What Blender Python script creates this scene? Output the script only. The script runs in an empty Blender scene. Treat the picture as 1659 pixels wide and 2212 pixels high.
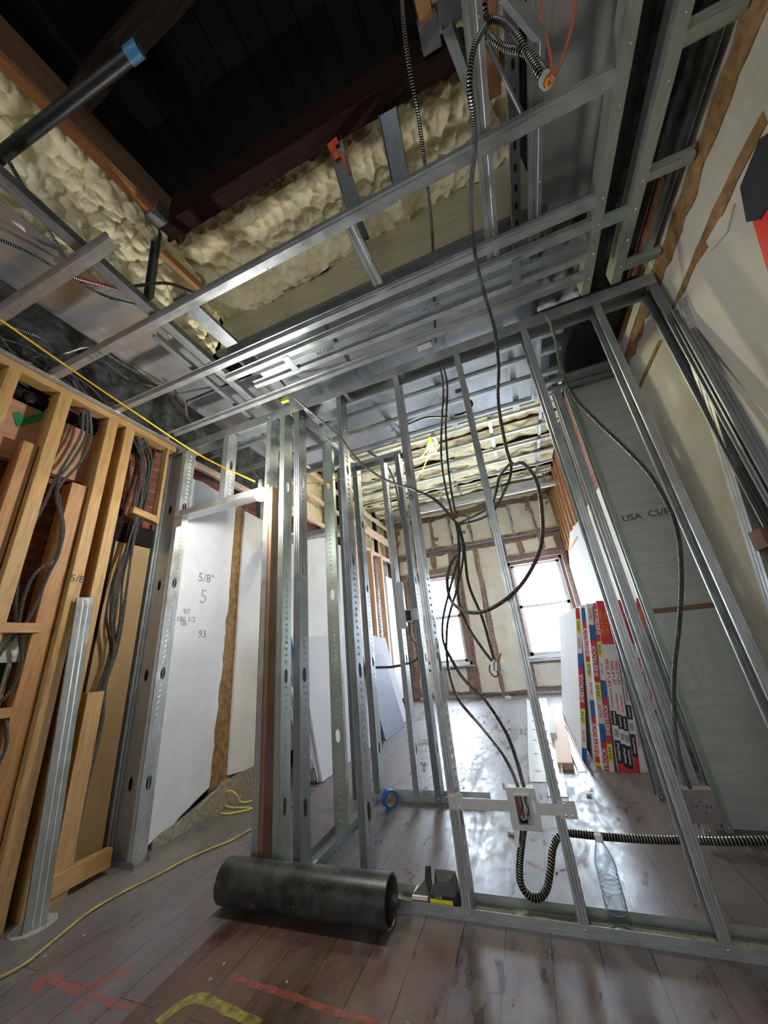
import bpy, math, random
from math import sin, cos, pi, radians
from mathutils import Vector, Matrix, noise
random.seed(7)
S = bpy.context.scene
COL = S.collection
# ------------------------------------------------------------------ camera, world, lights, exposure
F_PX, PITCH, ROLL, YAW = 744.95, radians(21.46), radians(-5.748), radians(-19.317)
CAM = Vector((0, 0, 1.0))
_f = Vector((sin(YAW)*cos(PITCH), cos(YAW)*cos(PITCH), sin(PITCH)))
_r = Vector((cos(YAW), -sin(YAW), 0)); _u = _r.cross(_f)
CR = cos(ROLL)*_r + sin(ROLL)*_u
CU = -sin(ROLL)*_r + cos(ROLL)*_u
CF = _f
cam = bpy.data.cameras.new('camera'); co = bpy.data.objects.new('camera', cam); COL.objects.link(co)
cam.sensor_fit = 'VERTICAL'; cam.sensor_height = 36.0; cam.lens = F_PX/2212*36.0
cam.clip_start = 0.02; cam.clip_end = 200
m3 = Matrix((CR, CU, -CF)).transposed()
co.matrix_world = Matrix.Translation(CAM) @ m3.to_4x4()
S.camera = co
S.view_settings.view_transform = 'Standard'; S.view_settings.look = 'None'
S.view_settings.gamma = 1.0; S.view_settings.use_curve_mapping = False
S.view_settings.exposure = 0.35
W = bpy.data.worlds.new('sky'); S.world = W; W.use_nodes = True
bg = W.node_tree.nodes['Background']; bg.inputs[0].default_value = (0.86, 0.93, 1.0, 1); bg.inputs[1].default_value = 3.0
def area(name, loc, rot, sx, sy, power, col=(1, 1, 1)):
    l = bpy.data.lights.new(name, 'AREA'); l.shape = 'RECTANGLE'; l.size = sx; l.size_y = sy; l.energy = power; l.color = col
    o = bpy.data.objects.new(name, l); COL.objects.link(o); o.location = loc; o.rotation_euler = rot
    return o
DAY = (0.70, 0.84, 1.0)
area('daylight_left_window', (-1.62, 7.72, 1.5), (radians(-90), 0, 0), 0.85, 1.7, 150, DAY)
area('daylight_right_window', (0.44, 7.72, 1.5), (radians(-90), 0, 0), 1.0, 1.7, 200, DAY)
area('fill_behind_camera', (-0.6, -2.75, 1.55), (radians(90), 0, 0), 2.6, 1.7, 15, (0.96, 0.97, 1.0))  # added fill light behind the camera, no window seen there
def lamp(name, loc, power, r=0.03, col=(1, 1, 1)):
    l = bpy.data.lights.new(name, 'POINT'); l.energy = power; l.shadow_soft_size = r; l.color = col
    o = bpy.data.objects.new(name, l); COL.objects.link(o); o.location = loc
    return o

def ray(px, py):
    return CR*((px-829.5)/F_PX) - CU*((py-1106)/F_PX) + CF
def at(px, py, x=None, y=None, z=None, d=None):
    r = ray(px, py)
    if x is not None: t = (x-CAM.x)/r.x
    elif y is not None: t = (y-CAM.y)/r.y
    elif z is not None: t = (z-CAM.z)/r.z
    else: t = d
    return CAM + r*t
V = Vector
# ------------------------------------------------------------------ materials
def _mat(name):
    m = bpy.data.materials.new(name); m.use_nodes = True
    nt = m.node_tree; return m, nt, nt.nodes['Principled BSDF']
def _n(nt, t, **k):
    n = nt.nodes.new(t)
    for a, b in k.items(): setattr(n, a, b)
    return n
def _ramp(nt, fac, stops):
    r = _n(nt, 'ShaderNodeValToRGB'); e = r.color_ramp.elements
    while len(e) < len(stops): e.new(0.5)
    for i, (p, c) in enumerate(stops):
        e[i].position = p; e[i].color = (*c, 1) if len(c) == 3 else c
    nt.links.new(fac, r.inputs[0]); return r.outputs[0]
def _coord(nt, kind='Object', scale=(1, 1, 1)):
    tc = _n(nt, 'ShaderNodeTexCoord'); mp = _n(nt, 'ShaderNodeMapping'); mp.inputs['Scale'].default_value = scale
    nt.links.new(tc.outputs[kind], mp.inputs[0]); return mp.outputs[0]
def _noise(nt, vec, scale, detail=4, rough=.55, dist=0):
    n = _n(nt, 'ShaderNodeTexNoise'); n.inputs['Scale'].default_value = scale; n.inputs['Detail'].default_value = detail
    n.inputs['Roughness'].default_value = rough; n.inputs['Distortion'].default_value = dist
    nt.links.new(vec, n.inputs['Vector']); return n.outputs['Fac']
def _bump(nt, h, b, strength=.3, dist=.01):
    bn = _n(nt, 'ShaderNodeBump'); bn.inputs['Strength'].default_value = strength; bn.inputs['Distance'].default_value = dist
    nt.links.new(h, bn.inputs['Height']); nt.links.new(bn.outputs[0], b.inputs['Normal'])
def _mixc(nt, fac, a, b, mode='MIX'):
    m = _n(nt, 'ShaderNodeMix', data_type='RGBA', blend_type=mode)
    for sock, v in ((m.inputs[0], fac), (m.inputs[6], a), (m.inputs[7], b)):
        if hasattr(v, 'is_linked') or hasattr(v, 'links'): nt.links.new(v, sock)
        elif isinstance(v, (int, float)): sock.default_value = v
        else: sock.default_value = (*v, 1)
    return m.outputs[2]
def _math(nt, op, a, b=0.0):
    m = _n(nt, 'ShaderNodeMath', operation=op)
    for i, v in enumerate((a, b)):
        if hasattr(v, 'links'): nt.links.new(v, m.inputs[i])
        else: m.inputs[i].default_value = v
    return m.outputs[0]
def plain(name, col, rough=.6, metal=0, var=.15, scale=20, bump=0, kind='Object', stretch=(1, 1, 1)):
    m, nt, b = _mat(name)
    v = _coord(nt, kind, stretch); f = _noise(nt, v, scale)
    c = _ramp(nt, f, [(.3, tuple(x*(1-var) for x in col)), (.7, tuple(min(1, x*(1+var)) for x in col))])
    nt.links.new(c, b.inputs['Base Color']); b.inputs['Roughness'].default_value = rough; b.inputs['Metallic'].default_value = metal
    if bump: _bump(nt, f, b, bump)
    return m
def steel(name, col=(.50, .52, .515), rough=(.28, .5), scale=1.0, bump=.10, metal=.74):
    m, nt, b = _mat(name)
    uv = _coord(nt, 'UV', (6*scale, 60*scale, 1)); f = _noise(nt, uv, 2.5, 5, .6)
    ob = _coord(nt, 'Object'); g = _noise(nt, ob, 9*scale, 3, .6)
    mx = _math(nt, 'ADD', _math(nt, 'MULTIPLY', f, .6), _math(nt, 'MULTIPLY', g, .4))
    c = _ramp(nt, mx, [(.32, tuple(x*.72 for x in col)), (.68, tuple(min(1, x*1.15) for x in col))])
    nt.links.new(c, b.inputs['Base Color']); b.inputs['Metallic'].default_value = metal
    r = _n(nt, 'ShaderNodeMapRange'); r.inputs[1].default_value = .3; r.inputs[2].default_value = .7
    r.inputs[3].default_value = rough[0]; r.inputs[4].default_value = rough[1]
    nt.links.new(g, r.inputs[0]); nt.links.new(r.outputs[0], b.inputs['Roughness'])
    _bump(nt, g, b, bump, .01)
    return m
def wood(name, dark, light, rough=.6, scale=1.0, knots=True):
    m, nt, b = _mat(name)
    uv = _coord(nt, 'UV', (2.2*scale, 26*scale, 1)); f = _noise(nt, uv, 2.2, 6, .6, 1.2)
    c = _ramp(nt, f, [(.3, dark), (.7, light)])
    ob = _coord(nt, 'UV', (3, 14, 1)); k = _n(nt, 'ShaderNodeTexVoronoi'); k.inputs['Scale'].default_value = 1.1
    nt.links.new(ob, k.inputs['Vector'])
    kf = _ramp(nt, k.outputs['Distance'], [(.0, (1, 1, 1)), (.09, (0, 0, 0))])
    c2 = _mixc(nt, kf, c, tuple(x*.35 for x in dark)) if knots else c
    nt.links.new(c2, b.inputs['Base Color']); b.inputs['Roughness'].default_value = rough
    if max(dark) < .02: b.inputs['Specular IOR Level'].default_value = .12
    _bump(nt, f, b, .12, .004)
    return m
M = {}
M['steel'] = steel('galvanised_steel')
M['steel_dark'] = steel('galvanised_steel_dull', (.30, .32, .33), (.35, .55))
M['steel_green'] = steel('galvanised_steel_greenish', (.44, .49, .43), (.38, .5))
M['pan'] = steel('sheet_steel', (.56, .58, .60), (.20, .28), .12, bump=.02)
M['pan2'] = steel('sheet_steel_dull', (.46, .48, .44), (.30, .38), .12, bump=.03)
M['shaft'] = steel('shaft_sheet_steel', (.60, .62, .58), (.32, .42), .12, bump=.02, metal=.4)
M['foam_reflect'] = steel('steel_painted_foam_reflection', (.60, .58, .42), (.30, .40), .12, bump=.02, metal=.5)  # yellow base colour paints the foam's reflection onto plain steel
M['steel_blk'] = steel('dark_oiled_steel', (.16, .17, .18), (.35, .5))
M['screw'] = plain('zinc_screw', (.75, .76, .78), .3, 1)
M['pine'] = wood('new_pine', (.30, .155, .045), (.48, .29, .105))
M['fir'] = wood('reddish_fir', (.32, .15, .048), (.48, .26, .10))
M['orangewood'] = wood('orange_beam_wood', (.30, .105, .03), (.44, .18, .06))
M['palewood'] = wood('pale_lumber', (.62, .40, .26), (.80, .60, .45))
M['brownwood'] = wood('weathered_brown_wood', (.16, .08, .04), (.28, .15, .08))
M['darkwood'] = wood('near_black_wood', (.006, .005, .004), (.025, .015, .012), .8)  # near-black tone for the darkest timbers
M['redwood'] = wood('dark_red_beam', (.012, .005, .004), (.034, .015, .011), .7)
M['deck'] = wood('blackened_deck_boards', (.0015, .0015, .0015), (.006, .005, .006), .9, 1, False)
M['ply'] = plain('pinkish_plywood', (.42, .22, .13), .7, 0, .2, 4, 0, 'Object', (1, 1, 6))
M['tan'] = plain('tan_board', (.36, .23, .10), .7, 0, .12, 3)
M['black'] = plain('black_iron', (.012, .013, .014), .45, .2, .5, 30)
M['blackcard'] = plain('black_carton', (.02, .022, .024), .45, 0, .2)
M['bluecap'] = plain('blue_tape', (.03, .17, .30), .5)
M['blue'] = plain('blue_masking_tape', (.01, .14, .50), .5)
M['yellow'] = plain('yellow_cord', (.75, .42, .01), .45)
M['dusty_yellow'] = plain('dusty_yellow_cord', (.40, .30, .08), .7, 0, .4, 9)
M['yellow_print'] = plain('yellow_print', (.85, .75, .02), .5)
M['lime'] = plain('yellow_green_plastic', (.55, .6, .05), .4)
M['green'] = plain('green_paint', (.01, .20, .05), .7, 0, .25, 25)
M['redpaint'] = plain('red_paint', (.62, .03, .01), .5, 0, .1)
M['orangepaint'] = plain('orange_spray', (.65, .10, .03), .6, 0, .3, 20)
M['paper_string'] = plain('rust_red_paper_tie', (.38, .11, .05), .7)
M['brownstrip'] = plain('brown_glue_strip', (.23, .13, .045), .85, 0, .45, 22, .5)
M['white'] = plain('white_print', (.85, .85, .86), .6, 0, .05)
M['offwhite'] = plain('white_board', (.74, .75, .80), .65, 0, .04, 5)
M['lilac'] = plain('lilac_grey_board', (.52, .52, .58), .7, 0, .04, 3)
M['darkboard'] = plain('charcoal_board', (.10, .12, .16), .6, 0, .2, 30)
M['redlabel'] = plain('red_label', (.62, .03, .04), .5, 0, .08)
M['bluelabel'] = plain('blue_label', (.02, .12, .42), .5, 0, .08)
M['blacklabel'] = plain('black_label', (.02, .02, .025), .5)
M['orangelabel'] = plain('orange_label', (.85, .30, .02), .5)
M['pencil'] = plain('pencil_line', (.26, .26, .28), .7)
M['paleyellow'] = plain('pale_yellow_cord', (.60, .50, .12), .5)
M['ink'] = plain('pencil_ink', (.06, .06, .07), .7)
M['boxsteel'] = plain('painted_box_steel', (.55, .56, .52), .4, .7, .1)
M['bracket'] = plain('bracket_steel', (.62, .63, .61), .4, .3, .08)
M['mortar'] = plain('lime_mortar_rubble', (.30, .26, .19), .95, 0, .4, 40, .8)
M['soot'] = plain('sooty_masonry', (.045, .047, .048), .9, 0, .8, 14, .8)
M['concrete'] = plain('dusty_plate', (.33, .34, .28), .9, 0, .3, 60, .5)
M['insul'] = plain('grey_mineral_board', (.17, .18, .17), .9, 0, .4, 12, .6)
M['sash'] = plain('window_sash_grey', (.80, .80, .84), .5, 0, .08)
M['casing'] = plain('old_brown_casing', (.25, .17, .14), .8, 0, .4, 20, .4)
def m_foam(name, a, b_, bs=30, bstr=.4):
    m, nt, b = _mat(name); v = _coord(nt, 'Object'); f = _noise(nt, v, 5, 5); g = _noise(nt, v, bs, 4)
    c = _ramp(nt, f, [(.3, a), (.7, b_)])
    nt.links.new(c, b.inputs['Base Color']); b.inputs['Roughness'].default_value = .62
    b.inputs['Subsurface Weight'].default_value = .0
    _bump(nt, g, b, bstr, .01); return m
M['foam'] = m_foam('cream_spray_foam', (.72, .62, .36), (.90, .82, .55))
M['foam_pale'] = m_foam('pale_spray_foam', (.78, .74, .60), (.90, .87, .76))
def m_plaster():
    m, nt, b = _mat('old_plaster'); v = _coord(nt, 'Object'); f = _noise(nt, v, 1.6, 6, .6, .4); g = _noise(nt, v, 60, 3)
    c = _ramp(nt, f, [(.25, (.40, .37, .28)), (.5, (.54, .52, .43)), (.75, (.60, .58, .50))])
    s = _ramp(nt, g, [(.70, (1, 1, 1)), (.74, (.72, .62, .45))])
    nt.links.new(_mixc(nt, 1.0, c, s, 'MULTIPLY'), b.inputs['Base Color']); b.inputs['Roughness'].default_value = .75
    _bump(nt, g, b, .1, .004); return m
M['plaster'] = m_plaster()
def m_wplaster():
    m, nt, b = _mat('white_plaster'); v = _coord(nt, 'Object'); f = _noise(nt, v, 2.0, 6, .65); g = _noise(nt, v, 24, 4)
    c = _ramp(nt, f, [(.3, (.62, .62, .61)), (.7, (.78, .78, .79))])
    nt.links.new(c, b.inputs['Base Color']); b.inputs['Roughness'].default_value = .8
    _bump(nt, g, b, .08, .004); return m
M['wplaster'] = m_wplaster()
def m_brick(name, c1, c2, mort, swap=True, axis='x'):
    m, nt, b = _mat(name); tc = _n(nt, 'ShaderNodeTexCoord'); sp = _n(nt, 'ShaderNodeSeparateXYZ'); cb = _n(nt, 'ShaderNodeCombineXYZ')
    nt.links.new(tc.outputs['Object'], sp.inputs[0]); nt.links.new(sp.outputs['Y' if axis == 'x' else 'X'], cb.inputs[0]); nt.links.new(sp.outputs['Z'], cb.inputs[1])
    br = _n(nt, 'ShaderNodeTexBrick'); br.inputs['Scale'].default_value = 1.0
    br.inputs['Brick Width'].default_value = .21; br.inputs['Row Height'].default_value = .068; br.inputs['Mortar Size'].default_value = .007
    br.inputs['Color1'].default_value = (*c1, 1); br.inputs['Color2'].default_value = (*c2, 1); br.inputs['Mortar'].default_value = (*mort, 1)
    nz = _n(nt, 'ShaderNodeTexNoise'); nz.inputs['Scale'].default_value = 7; nt.links.new(tc.outputs['Object'], nz.inputs['Vector'])
    ad = _n(nt, 'ShaderNodeVectorMath', operation='MULTIPLY_ADD'); nt.links.new(nz.outputs['Color'], ad.inputs[0]); ad.inputs[1].default_value = (.02, .02, 0)
    nt.links.new(cb.outputs[0], ad.inputs[2]); nt.links.new(ad.outputs[0], br.inputs['Vector'])
    g = _noise(nt, tc.outputs['Object'], 12, 6)
    c = _mixc(nt, _ramp(nt, g, [(.45, (0, 0, 0)), (.75, (1, 1, 1))]), br.outputs['Color'], tuple(x*.45 for x in c1))
    nt.links.new(c, b.inputs['Base Color']); b.inputs['Roughness'].default_value = .9
    _bump(nt, _math(nt, 'SUBTRACT', g, _math(nt, 'MULTIPLY', br.outputs['Fac'], .8)), b, .6, .012); return m
M['brick'] = m_brick('old_red_brick', (.17, .045, .028), (.26, .075, .045), (.20, .16, .12))
M['brickfar'] = m_brick('old_brown_brick', (.34, .22, .18), (.42, .27, .22), (.40, .34, .30), axis='y')
def m_floor():
    m, nt, b = _mat('old_painted_floorboards'); tc = _n(nt, 'ShaderNodeTexCoord'); sp = _n(nt, 'ShaderNodeSeparateXYZ'); nt.links.new(tc.outputs['Object'], sp.inputs[0])
    X, Y = sp.outputs['X'], sp.outputs['Y']
    cb = _n(nt, 'ShaderNodeCombineXYZ'); nt.links.new(Y, cb.inputs[0]); nt.links.new(X, cb.inputs[1])
    br = _n(nt, 'ShaderNodeTexBrick'); br.offset = .37; br.inputs['Scale'].default_value = 1
    br.inputs['Brick Width'].default_value = 1.9; br.inputs['Row Height'].default_value = .152; br.inputs['Mortar Size'].default_value = .0020
    br.inputs['Color1'].default_value = (.42, .42, .42, 1); br.inputs['Color2'].default_value = (.58, .58, .58, 1); br.inputs['Mortar'].default_value = (.0, .0, .0, 1)
    nt.links.new(cb.outputs[0], br.inputs['Vector'])
    v = _coord(nt, 'Object', (1, .35, 1)); n1 = _noise(nt, v, 2.8, 8, .72, .5); n2 = _noise(nt, v, 26, 5, .6); n3 = _noise(nt, _coord(nt, 'Object'), 60, 2)
    grey = _ramp(nt, n1, [(.32, (.095, .075, .072)), (.48, (.185, .155, .155)), (.62, (.23, .20, .20)), (.75, (.33, .31, .30))])
    brown = _ramp(nt, n1, [(.32, (.05, .033, .024)), (.47, (.12, .055, .036)), (.58, (.15, .085, .055)), (.72, (.20, .155, .11))])
    # worn reddish area in the near part of the room
    wob = _math(nt, 'MULTIPLY', _math(nt, 'SUBTRACT', n1, .5), .35)
    a = _math(nt, 'GREATER_THAN', _math(nt, 'ADD', X, _math(nt, 'MULTIPLY', wob, .15)), -1.43)
    yb = _n(nt, 'ShaderNodeMapRange'); nt.links.new(_math(nt, 'ADD', Y, wob), yb.inputs[0]); yb.inputs[1].default_value = 1.72; yb.inputs[2].default_value = 1.60; yb.inputs[3].default_value = 0; yb.inputs[4].default_value = 1
    xb = _n(nt, 'ShaderNodeMapRange'); nt.links.new(_math(nt, 'ADD', X, wob), xb.inputs[0]); xb.inputs[1].default_value = .6; xb.inputs[2].default_value = -.9; xb.inputs[3].default_value = .35; xb.inputs[4].default_value = 1
    msk = _math(nt, 'MULTIPLY', _math(nt, 'MULTIPLY', a, yb.outputs[0]), xb.outputs[0])
    c = _mixc(nt, msk, grey, brown)
    # dusty grey band along the left wall
    db = _n(nt, 'ShaderNodeMapRange'); nt.links.new(_math(nt, 'ADD', X, wob), db.inputs[0]); db.inputs[1].default_value = -1.85; db.inputs[2].default_value = -2.15; db.inputs[3].default_value = 0; db.inputs[4].default_value = .8
    c = _mixc(nt, db.outputs[0], c, (.24, .225, .19))
    c = _mixc(nt, .8, c, _mixc(nt, .55, (.5, .5, .5), br.outputs['Color']), 'OVERLAY')
    line = _math(nt, 'MULTIPLY', br.outputs['Fac'], _math(nt, 'SUBTRACT', 1.0, db.outputs[0]))
    c = _mixc(nt, line, c, (.03, .022, .02))
    c = _mixc(nt, _ramp(nt, n3, [(.70, (0, 0, 0)), (.76, (.5, .5, .5))]), c, (.45, .42, .38))
    c = _mixc(nt, _ramp(nt, n2, [(.22, (.45, .45, .45)), (.36, (0, 0, 0))]), c, (.07, .055, .05))
    c = _mixc(nt, 1.0, c, (.70, .695, .72), 'MULTIPLY')
    nt.links.new(c, b.inputs['Base Color'])
    r = _ramp(nt, _math(nt, 'ADD', _math(nt, 'MULTIPLY', n1, .6), _math(nt, 'MULTIPLY', n2, .4)), [(.40, (.22, .22, .22)), (.60, (.60, .60, .60))])
    nt.links.new(r, b.inputs['Roughness'])
    _bump(nt, _math(nt, 'SUBTRACT', _math(nt, 'MULTIPLY', n2, .5), line), b, .35, .006); return m
M['floor'] = m_floor()
def m_cable(name, dark, light, freq=135, metal=.8):
    m, nt, b = _mat(name); tc = _n(nt, 'ShaderNodeTexCoord'); sp = _n(nt, 'ShaderNodeSeparateXYZ'); nt.links.new(tc.outputs['UV'], sp.inputs[0])
    ph = _math(nt, 'ADD', _math(nt, 'MULTIPLY', sp.outputs['X'], freq), sp.outputs['Y'])
    s = _math(nt, 'PINGPONG', ph, .5)
    s = _math(nt, 'MULTIPLY', s, 2.0)
    c = _ramp(nt, s, [(.48, dark), (.72, light)])
    nt.links.new(c, b.inputs['Base Color']); b.inputs['Metallic'].default_value = metal; b.inputs['Roughness'].default_value = .38
    _bump(nt, s, b, .9, .004); return m
M['cable'] = m_cable('armoured_cable_steel', (.006, .006, .007), (.50, .51, .49))
M['cable_thick'] = m_cable('flexible_conduit_steel', (.010, .010, .010), (.46, .45, .41), 95)
M['cable_red'] = m_cable('red_striped_armour', (.25, .01, .02), (.75, .6, .6))
def m_glass():
    m, nt, b = _mat('window_glass'); b.inputs['Base Color'].default_value = (1, 1, 1, 1); b.inputs['Roughness'].default_value = 0
    b.inputs['Transmission Weight'].default_value = 1; b.inputs['IOR'].default_value = 1.02; return m
M['glass'] = m_glass()
def m_pet():
    m, nt, b = _mat('clear_bottle_plastic'); b.inputs['Base Color'].default_value = (.93, .98, 1.0, 1); b.inputs['Roughness'].default_value = .03
    b.inputs['Transmission Weight'].default_value = 1.0; b.inputs['IOR'].default_value = 1.22; return m
M['pet'] = m_pet()
def m_emit(name, col, s):
    m, nt, b = _mat(name); b.inputs['Emission Color'].default_value = (*col, 1); b.inputs['Emission Strength'].default_value = s
    b.inputs['Base Color'].default_value = (*col, 1); return m
M['bulb'] = m_emit('lit_bulb', (1, 1, .97), 60); M['bulb2'] = m_emit('lit_yellow_lamp', (1, .95, .55), 14)
def m_mark(name, col, dens=.5):
    m, nt, b = _mat(name); v = _coord(nt, 'Object'); f = _noise(nt, v, 30, 5, .7)
    a = _ramp(nt, f, [(dens-.08, (0, 0, 0)), (dens+.22, (.55, .55, .55))])
    b.inputs['Base Color'].default_value = (*col, 1); b.inputs['Roughness'].default_value = .7
    nt.links.new(a, b.inputs['Alpha']); return m
M['markred'] = m_mark('sprayed_red', (.60, .12, .09), .42); M['markyel'] = m_mark('sprayed_yellow', (.50, .50, .05), .40); M['markblue'] = m_mark('chalk_blue', (.16, .24, .38), .46)
M['markteal'] = m_mark('teal_overspray', (.16, .38, .38), .46); M['markpink'] = m_mark('pink_overspray', (.55, .26, .20), .50)

# ------------------------------------------------------------------ mesh helpers
class MB:
    def __init__(s): s.v = []; s.f = []; s.uv = []; s.mi = []
    def face(s, pts, uvs=None, mi=0):
        i = len(s.v); s.v += [V(p) for p in pts]; s.f.append(tuple(range(i, i+len(pts))))
        s.uv.append(uvs or [(p[0], p[1]+p[2]) for p in pts]); s.mi.append(mi)
    def grid(s, rows, uvs=None, closed=False, mi=0):
        base = len(s.v); n = len(rows[0])
        for r in rows: s.v += [V(p) for p in r]
        for i in range(len(rows)-1):
            for j in range(n if closed else n-1):
                k = (j+1) % n
                s.f.append((base+i*n+j, base+i*n+k, base+(i+1)*n+k, base+(i+1)*n+j))
                if uvs: s.uv.append([uvs(i, j), uvs(i, j+1), uvs(i+1, j+1), uvs(i+1, j)])
                else: s.uv.append([(i*.05, j*.05)]*4)
                s.mi.append(mi)
    def prism(s, a, b, prof, up, caps=True, mi=0):
        a, b = V(a), V(b); t = (b-a); L = t.length; t.normalize()
        sd = t.cross(V(up)).normalized(); u = sd.cross(t).normalized()
        n = len(prof); per = [0]
        for i in range(n): per.append(per[-1]+math.dist(prof[i], prof[(i+1) % n]))
        R = [[a+sd*p+u*q for p, q in prof], [b+sd*p+u*q for p, q in prof]]
        for j in range(n):
            k = (j+1) % n
            s.face([R[0][j], R[0][k], R[1][k], R[1][j]], [(0, per[j]), (0, per[j+1]), (L, per[j+1]), (L, per[j])], mi)
        if caps:
            s.face(R[0][::-1], [(q, p) for p, q in prof][::-1], mi); s.face(R[1], [(q, p) for p, q in prof], mi)
    def box(s, lo, hi, mi=0):
        lo, hi = V(lo), V(hi); c = (lo+hi)/2; h = (hi-lo)/2
        ax = max(range(3), key=lambda i: h[i]); e = V((0, 0, 0)); e[ax] = h[ax]
        up = V((0, 0, 1)) if ax != 2 else V((0, 1, 0)); sd = e.normalized().cross(up)
        hs = abs(sd.dot(h)); hu = abs(up.dot(h))
        s.prism(c-e, c+e, [(-hs, -hu), (hs, -hu), (hs, hu), (-hs, hu)], up, True, mi)
    def tube(s, pts, r, n=8, closed_ends=True, mi=0, rf=None):
        pts = [V(p) for p in pts]; rows = []; L = [0]
        for i in range(1, len(pts)): L.append(L[-1]+(pts[i]-pts[i-1]).length)
        ref = V((0.3, 0.2, 1)); prev = None
        for i, p in enumerate(pts):
            t = (pts[min(i+1, len(pts)-1)]-pts[max(i-1, 0)])
            if t.length < 1e-9: t = V((0, 0, 1))
            t.normalize()
            a = ref.cross(t) if prev is None else prev-t*prev.dot(t)
            if a.length < 1e-4: a = V((1, 0, 0)).cross(t)
            a.normalize(); prev = a; b = t.cross(a); rr = rf(L[i], i) if rf else r
            rows.append([p+(a*cos(2*pi*j/n)+b*sin(2*pi*j/n))*rr for j in range(n)])
        s.grid(rows, lambda i, j: (L[i], j/n), True, mi)
        if closed_ends: s.face(rows[0][::-1], None, mi); s.face(rows[-1], None, mi)
    def lathe(s, prof, c, axis=(0, 0, 1), n=24, mi=0):
        c = V(c); ax = V(axis).normalized(); a = V((1, 0, 0)) if abs(ax.x) < .9 else V((0, 1, 0)); a = (a-ax*a.dot(ax)).normalized(); b = ax.cross(a)
        rows = [[c+ax*h+(a*cos(2*pi*j/n)+b*sin(2*pi*j/n))*r for j in range(n)] for r, h in prof]
        s.grid(rows, lambda i, j: (i*.03, j/n), True, mi)
    def build(s, name, mat, parent=None, smooth=False, origin=None, weld=False):
        o0 = V(origin) if origin is not None else (s.v[0].copy() if s.v else V((0, 0, 0)))
        if parent is not None: o0 = parent_loc(parent)
        me = bpy.data.meshes.new(name); me.from_pydata([tuple(p-o0) for p in s.v], [], s.f)
        ul = me.uv_layers.new(name='UVMap'); k = 0
        for uv in s.uv:
            for q in uv: ul.data[k].uv = q; k += 1
        mats = mat if isinstance(mat, (list, tuple)) else [mat]
        for m_ in mats: me.materials.append(m_)
        for i, p in enumerate(me.polygons): p.material_index = s.mi[i]; p.use_smooth = smooth
        if smooth:
            try: me.set_sharp_from_angle(angle=radians(38))
            except Exception: pass
        me.update()
        o = bpy.data.objects.new(name, me); COL.objects.link(o)
        if parent is not None: o.parent = parent
        else: o.location = o0
        return o
def parent_loc(p):
    l = V((0, 0, 0))
    while p is not None: l = l+p.location; p = p.parent
    return l
def tag(o, label, cat, group=None, kind=None):
    o['label'] = label; o['category'] = cat
    if group: o['group'] = group
    if kind: o['kind'] = kind
    return o
def thing(name, loc, label, cat, group=None, kind=None):
    o = bpy.data.objects.new(name, None); o.empty_display_size = .05; COL.objects.link(o); o.location = V(loc)
    return tag(o, label, cat, group, kind)
def structure(o): o['kind'] = 'structure'; return o
def cat_rom(P, step=.012):
    P = [V(p) for p in P]; out = []
    Q = [P[0]*2-P[1]]+P+[P[-1]*2-P[-2]]
    for i in range(1, len(Q)-2):
        a, b, c, d = Q[i-1:i+3]; n = max(2, int((c-b).length/step))
        for k in range(n):
            t = k/n; out.append(.5*((2*b)+(c-a)*t+(2*a-5*b+4*c-d)*t*t+(3*b-a-3*c+d)*t**3))
    out.append(P[-1]); return out
def sheetprof(line, t=.0012):
    """thicken an open 2-D polyline into a closed outline"""
    n = len(line); L, R = [], []
    for i, p in enumerate(line):
        a = line[max(i-1, 0)]; b = line[min(i+1, n-1)]
        d1 = V((p[0]-a[0], p[1]-a[1])); d2 = V((b[0]-p[0], b[1]-p[1]))
        if d1.length == 0: d1 = d2
        if d2.length == 0: d2 = d1
        d = (d1.normalized()+d2.normalized()); d = d.normalized() if d.length > 1e-6 else d1.normalized()
        nx, ny = -d.y, d.x; k = t/2/max(.4, abs(nx*-d1.normalized().y+ny*d1.normalized().x))
        L.append((p[0]+nx*k, p[1]+ny*k)); R.append((p[0]-nx*k, p[1]-ny*k))
    return L+R[::-1]
def groove(w, s=1):
    return [(w*.30, 0), (w*.36, .0022*s), (w*.42, 0), (w*.62, 0), (w*.68, .0022*s), (w*.74, 0)]
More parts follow.
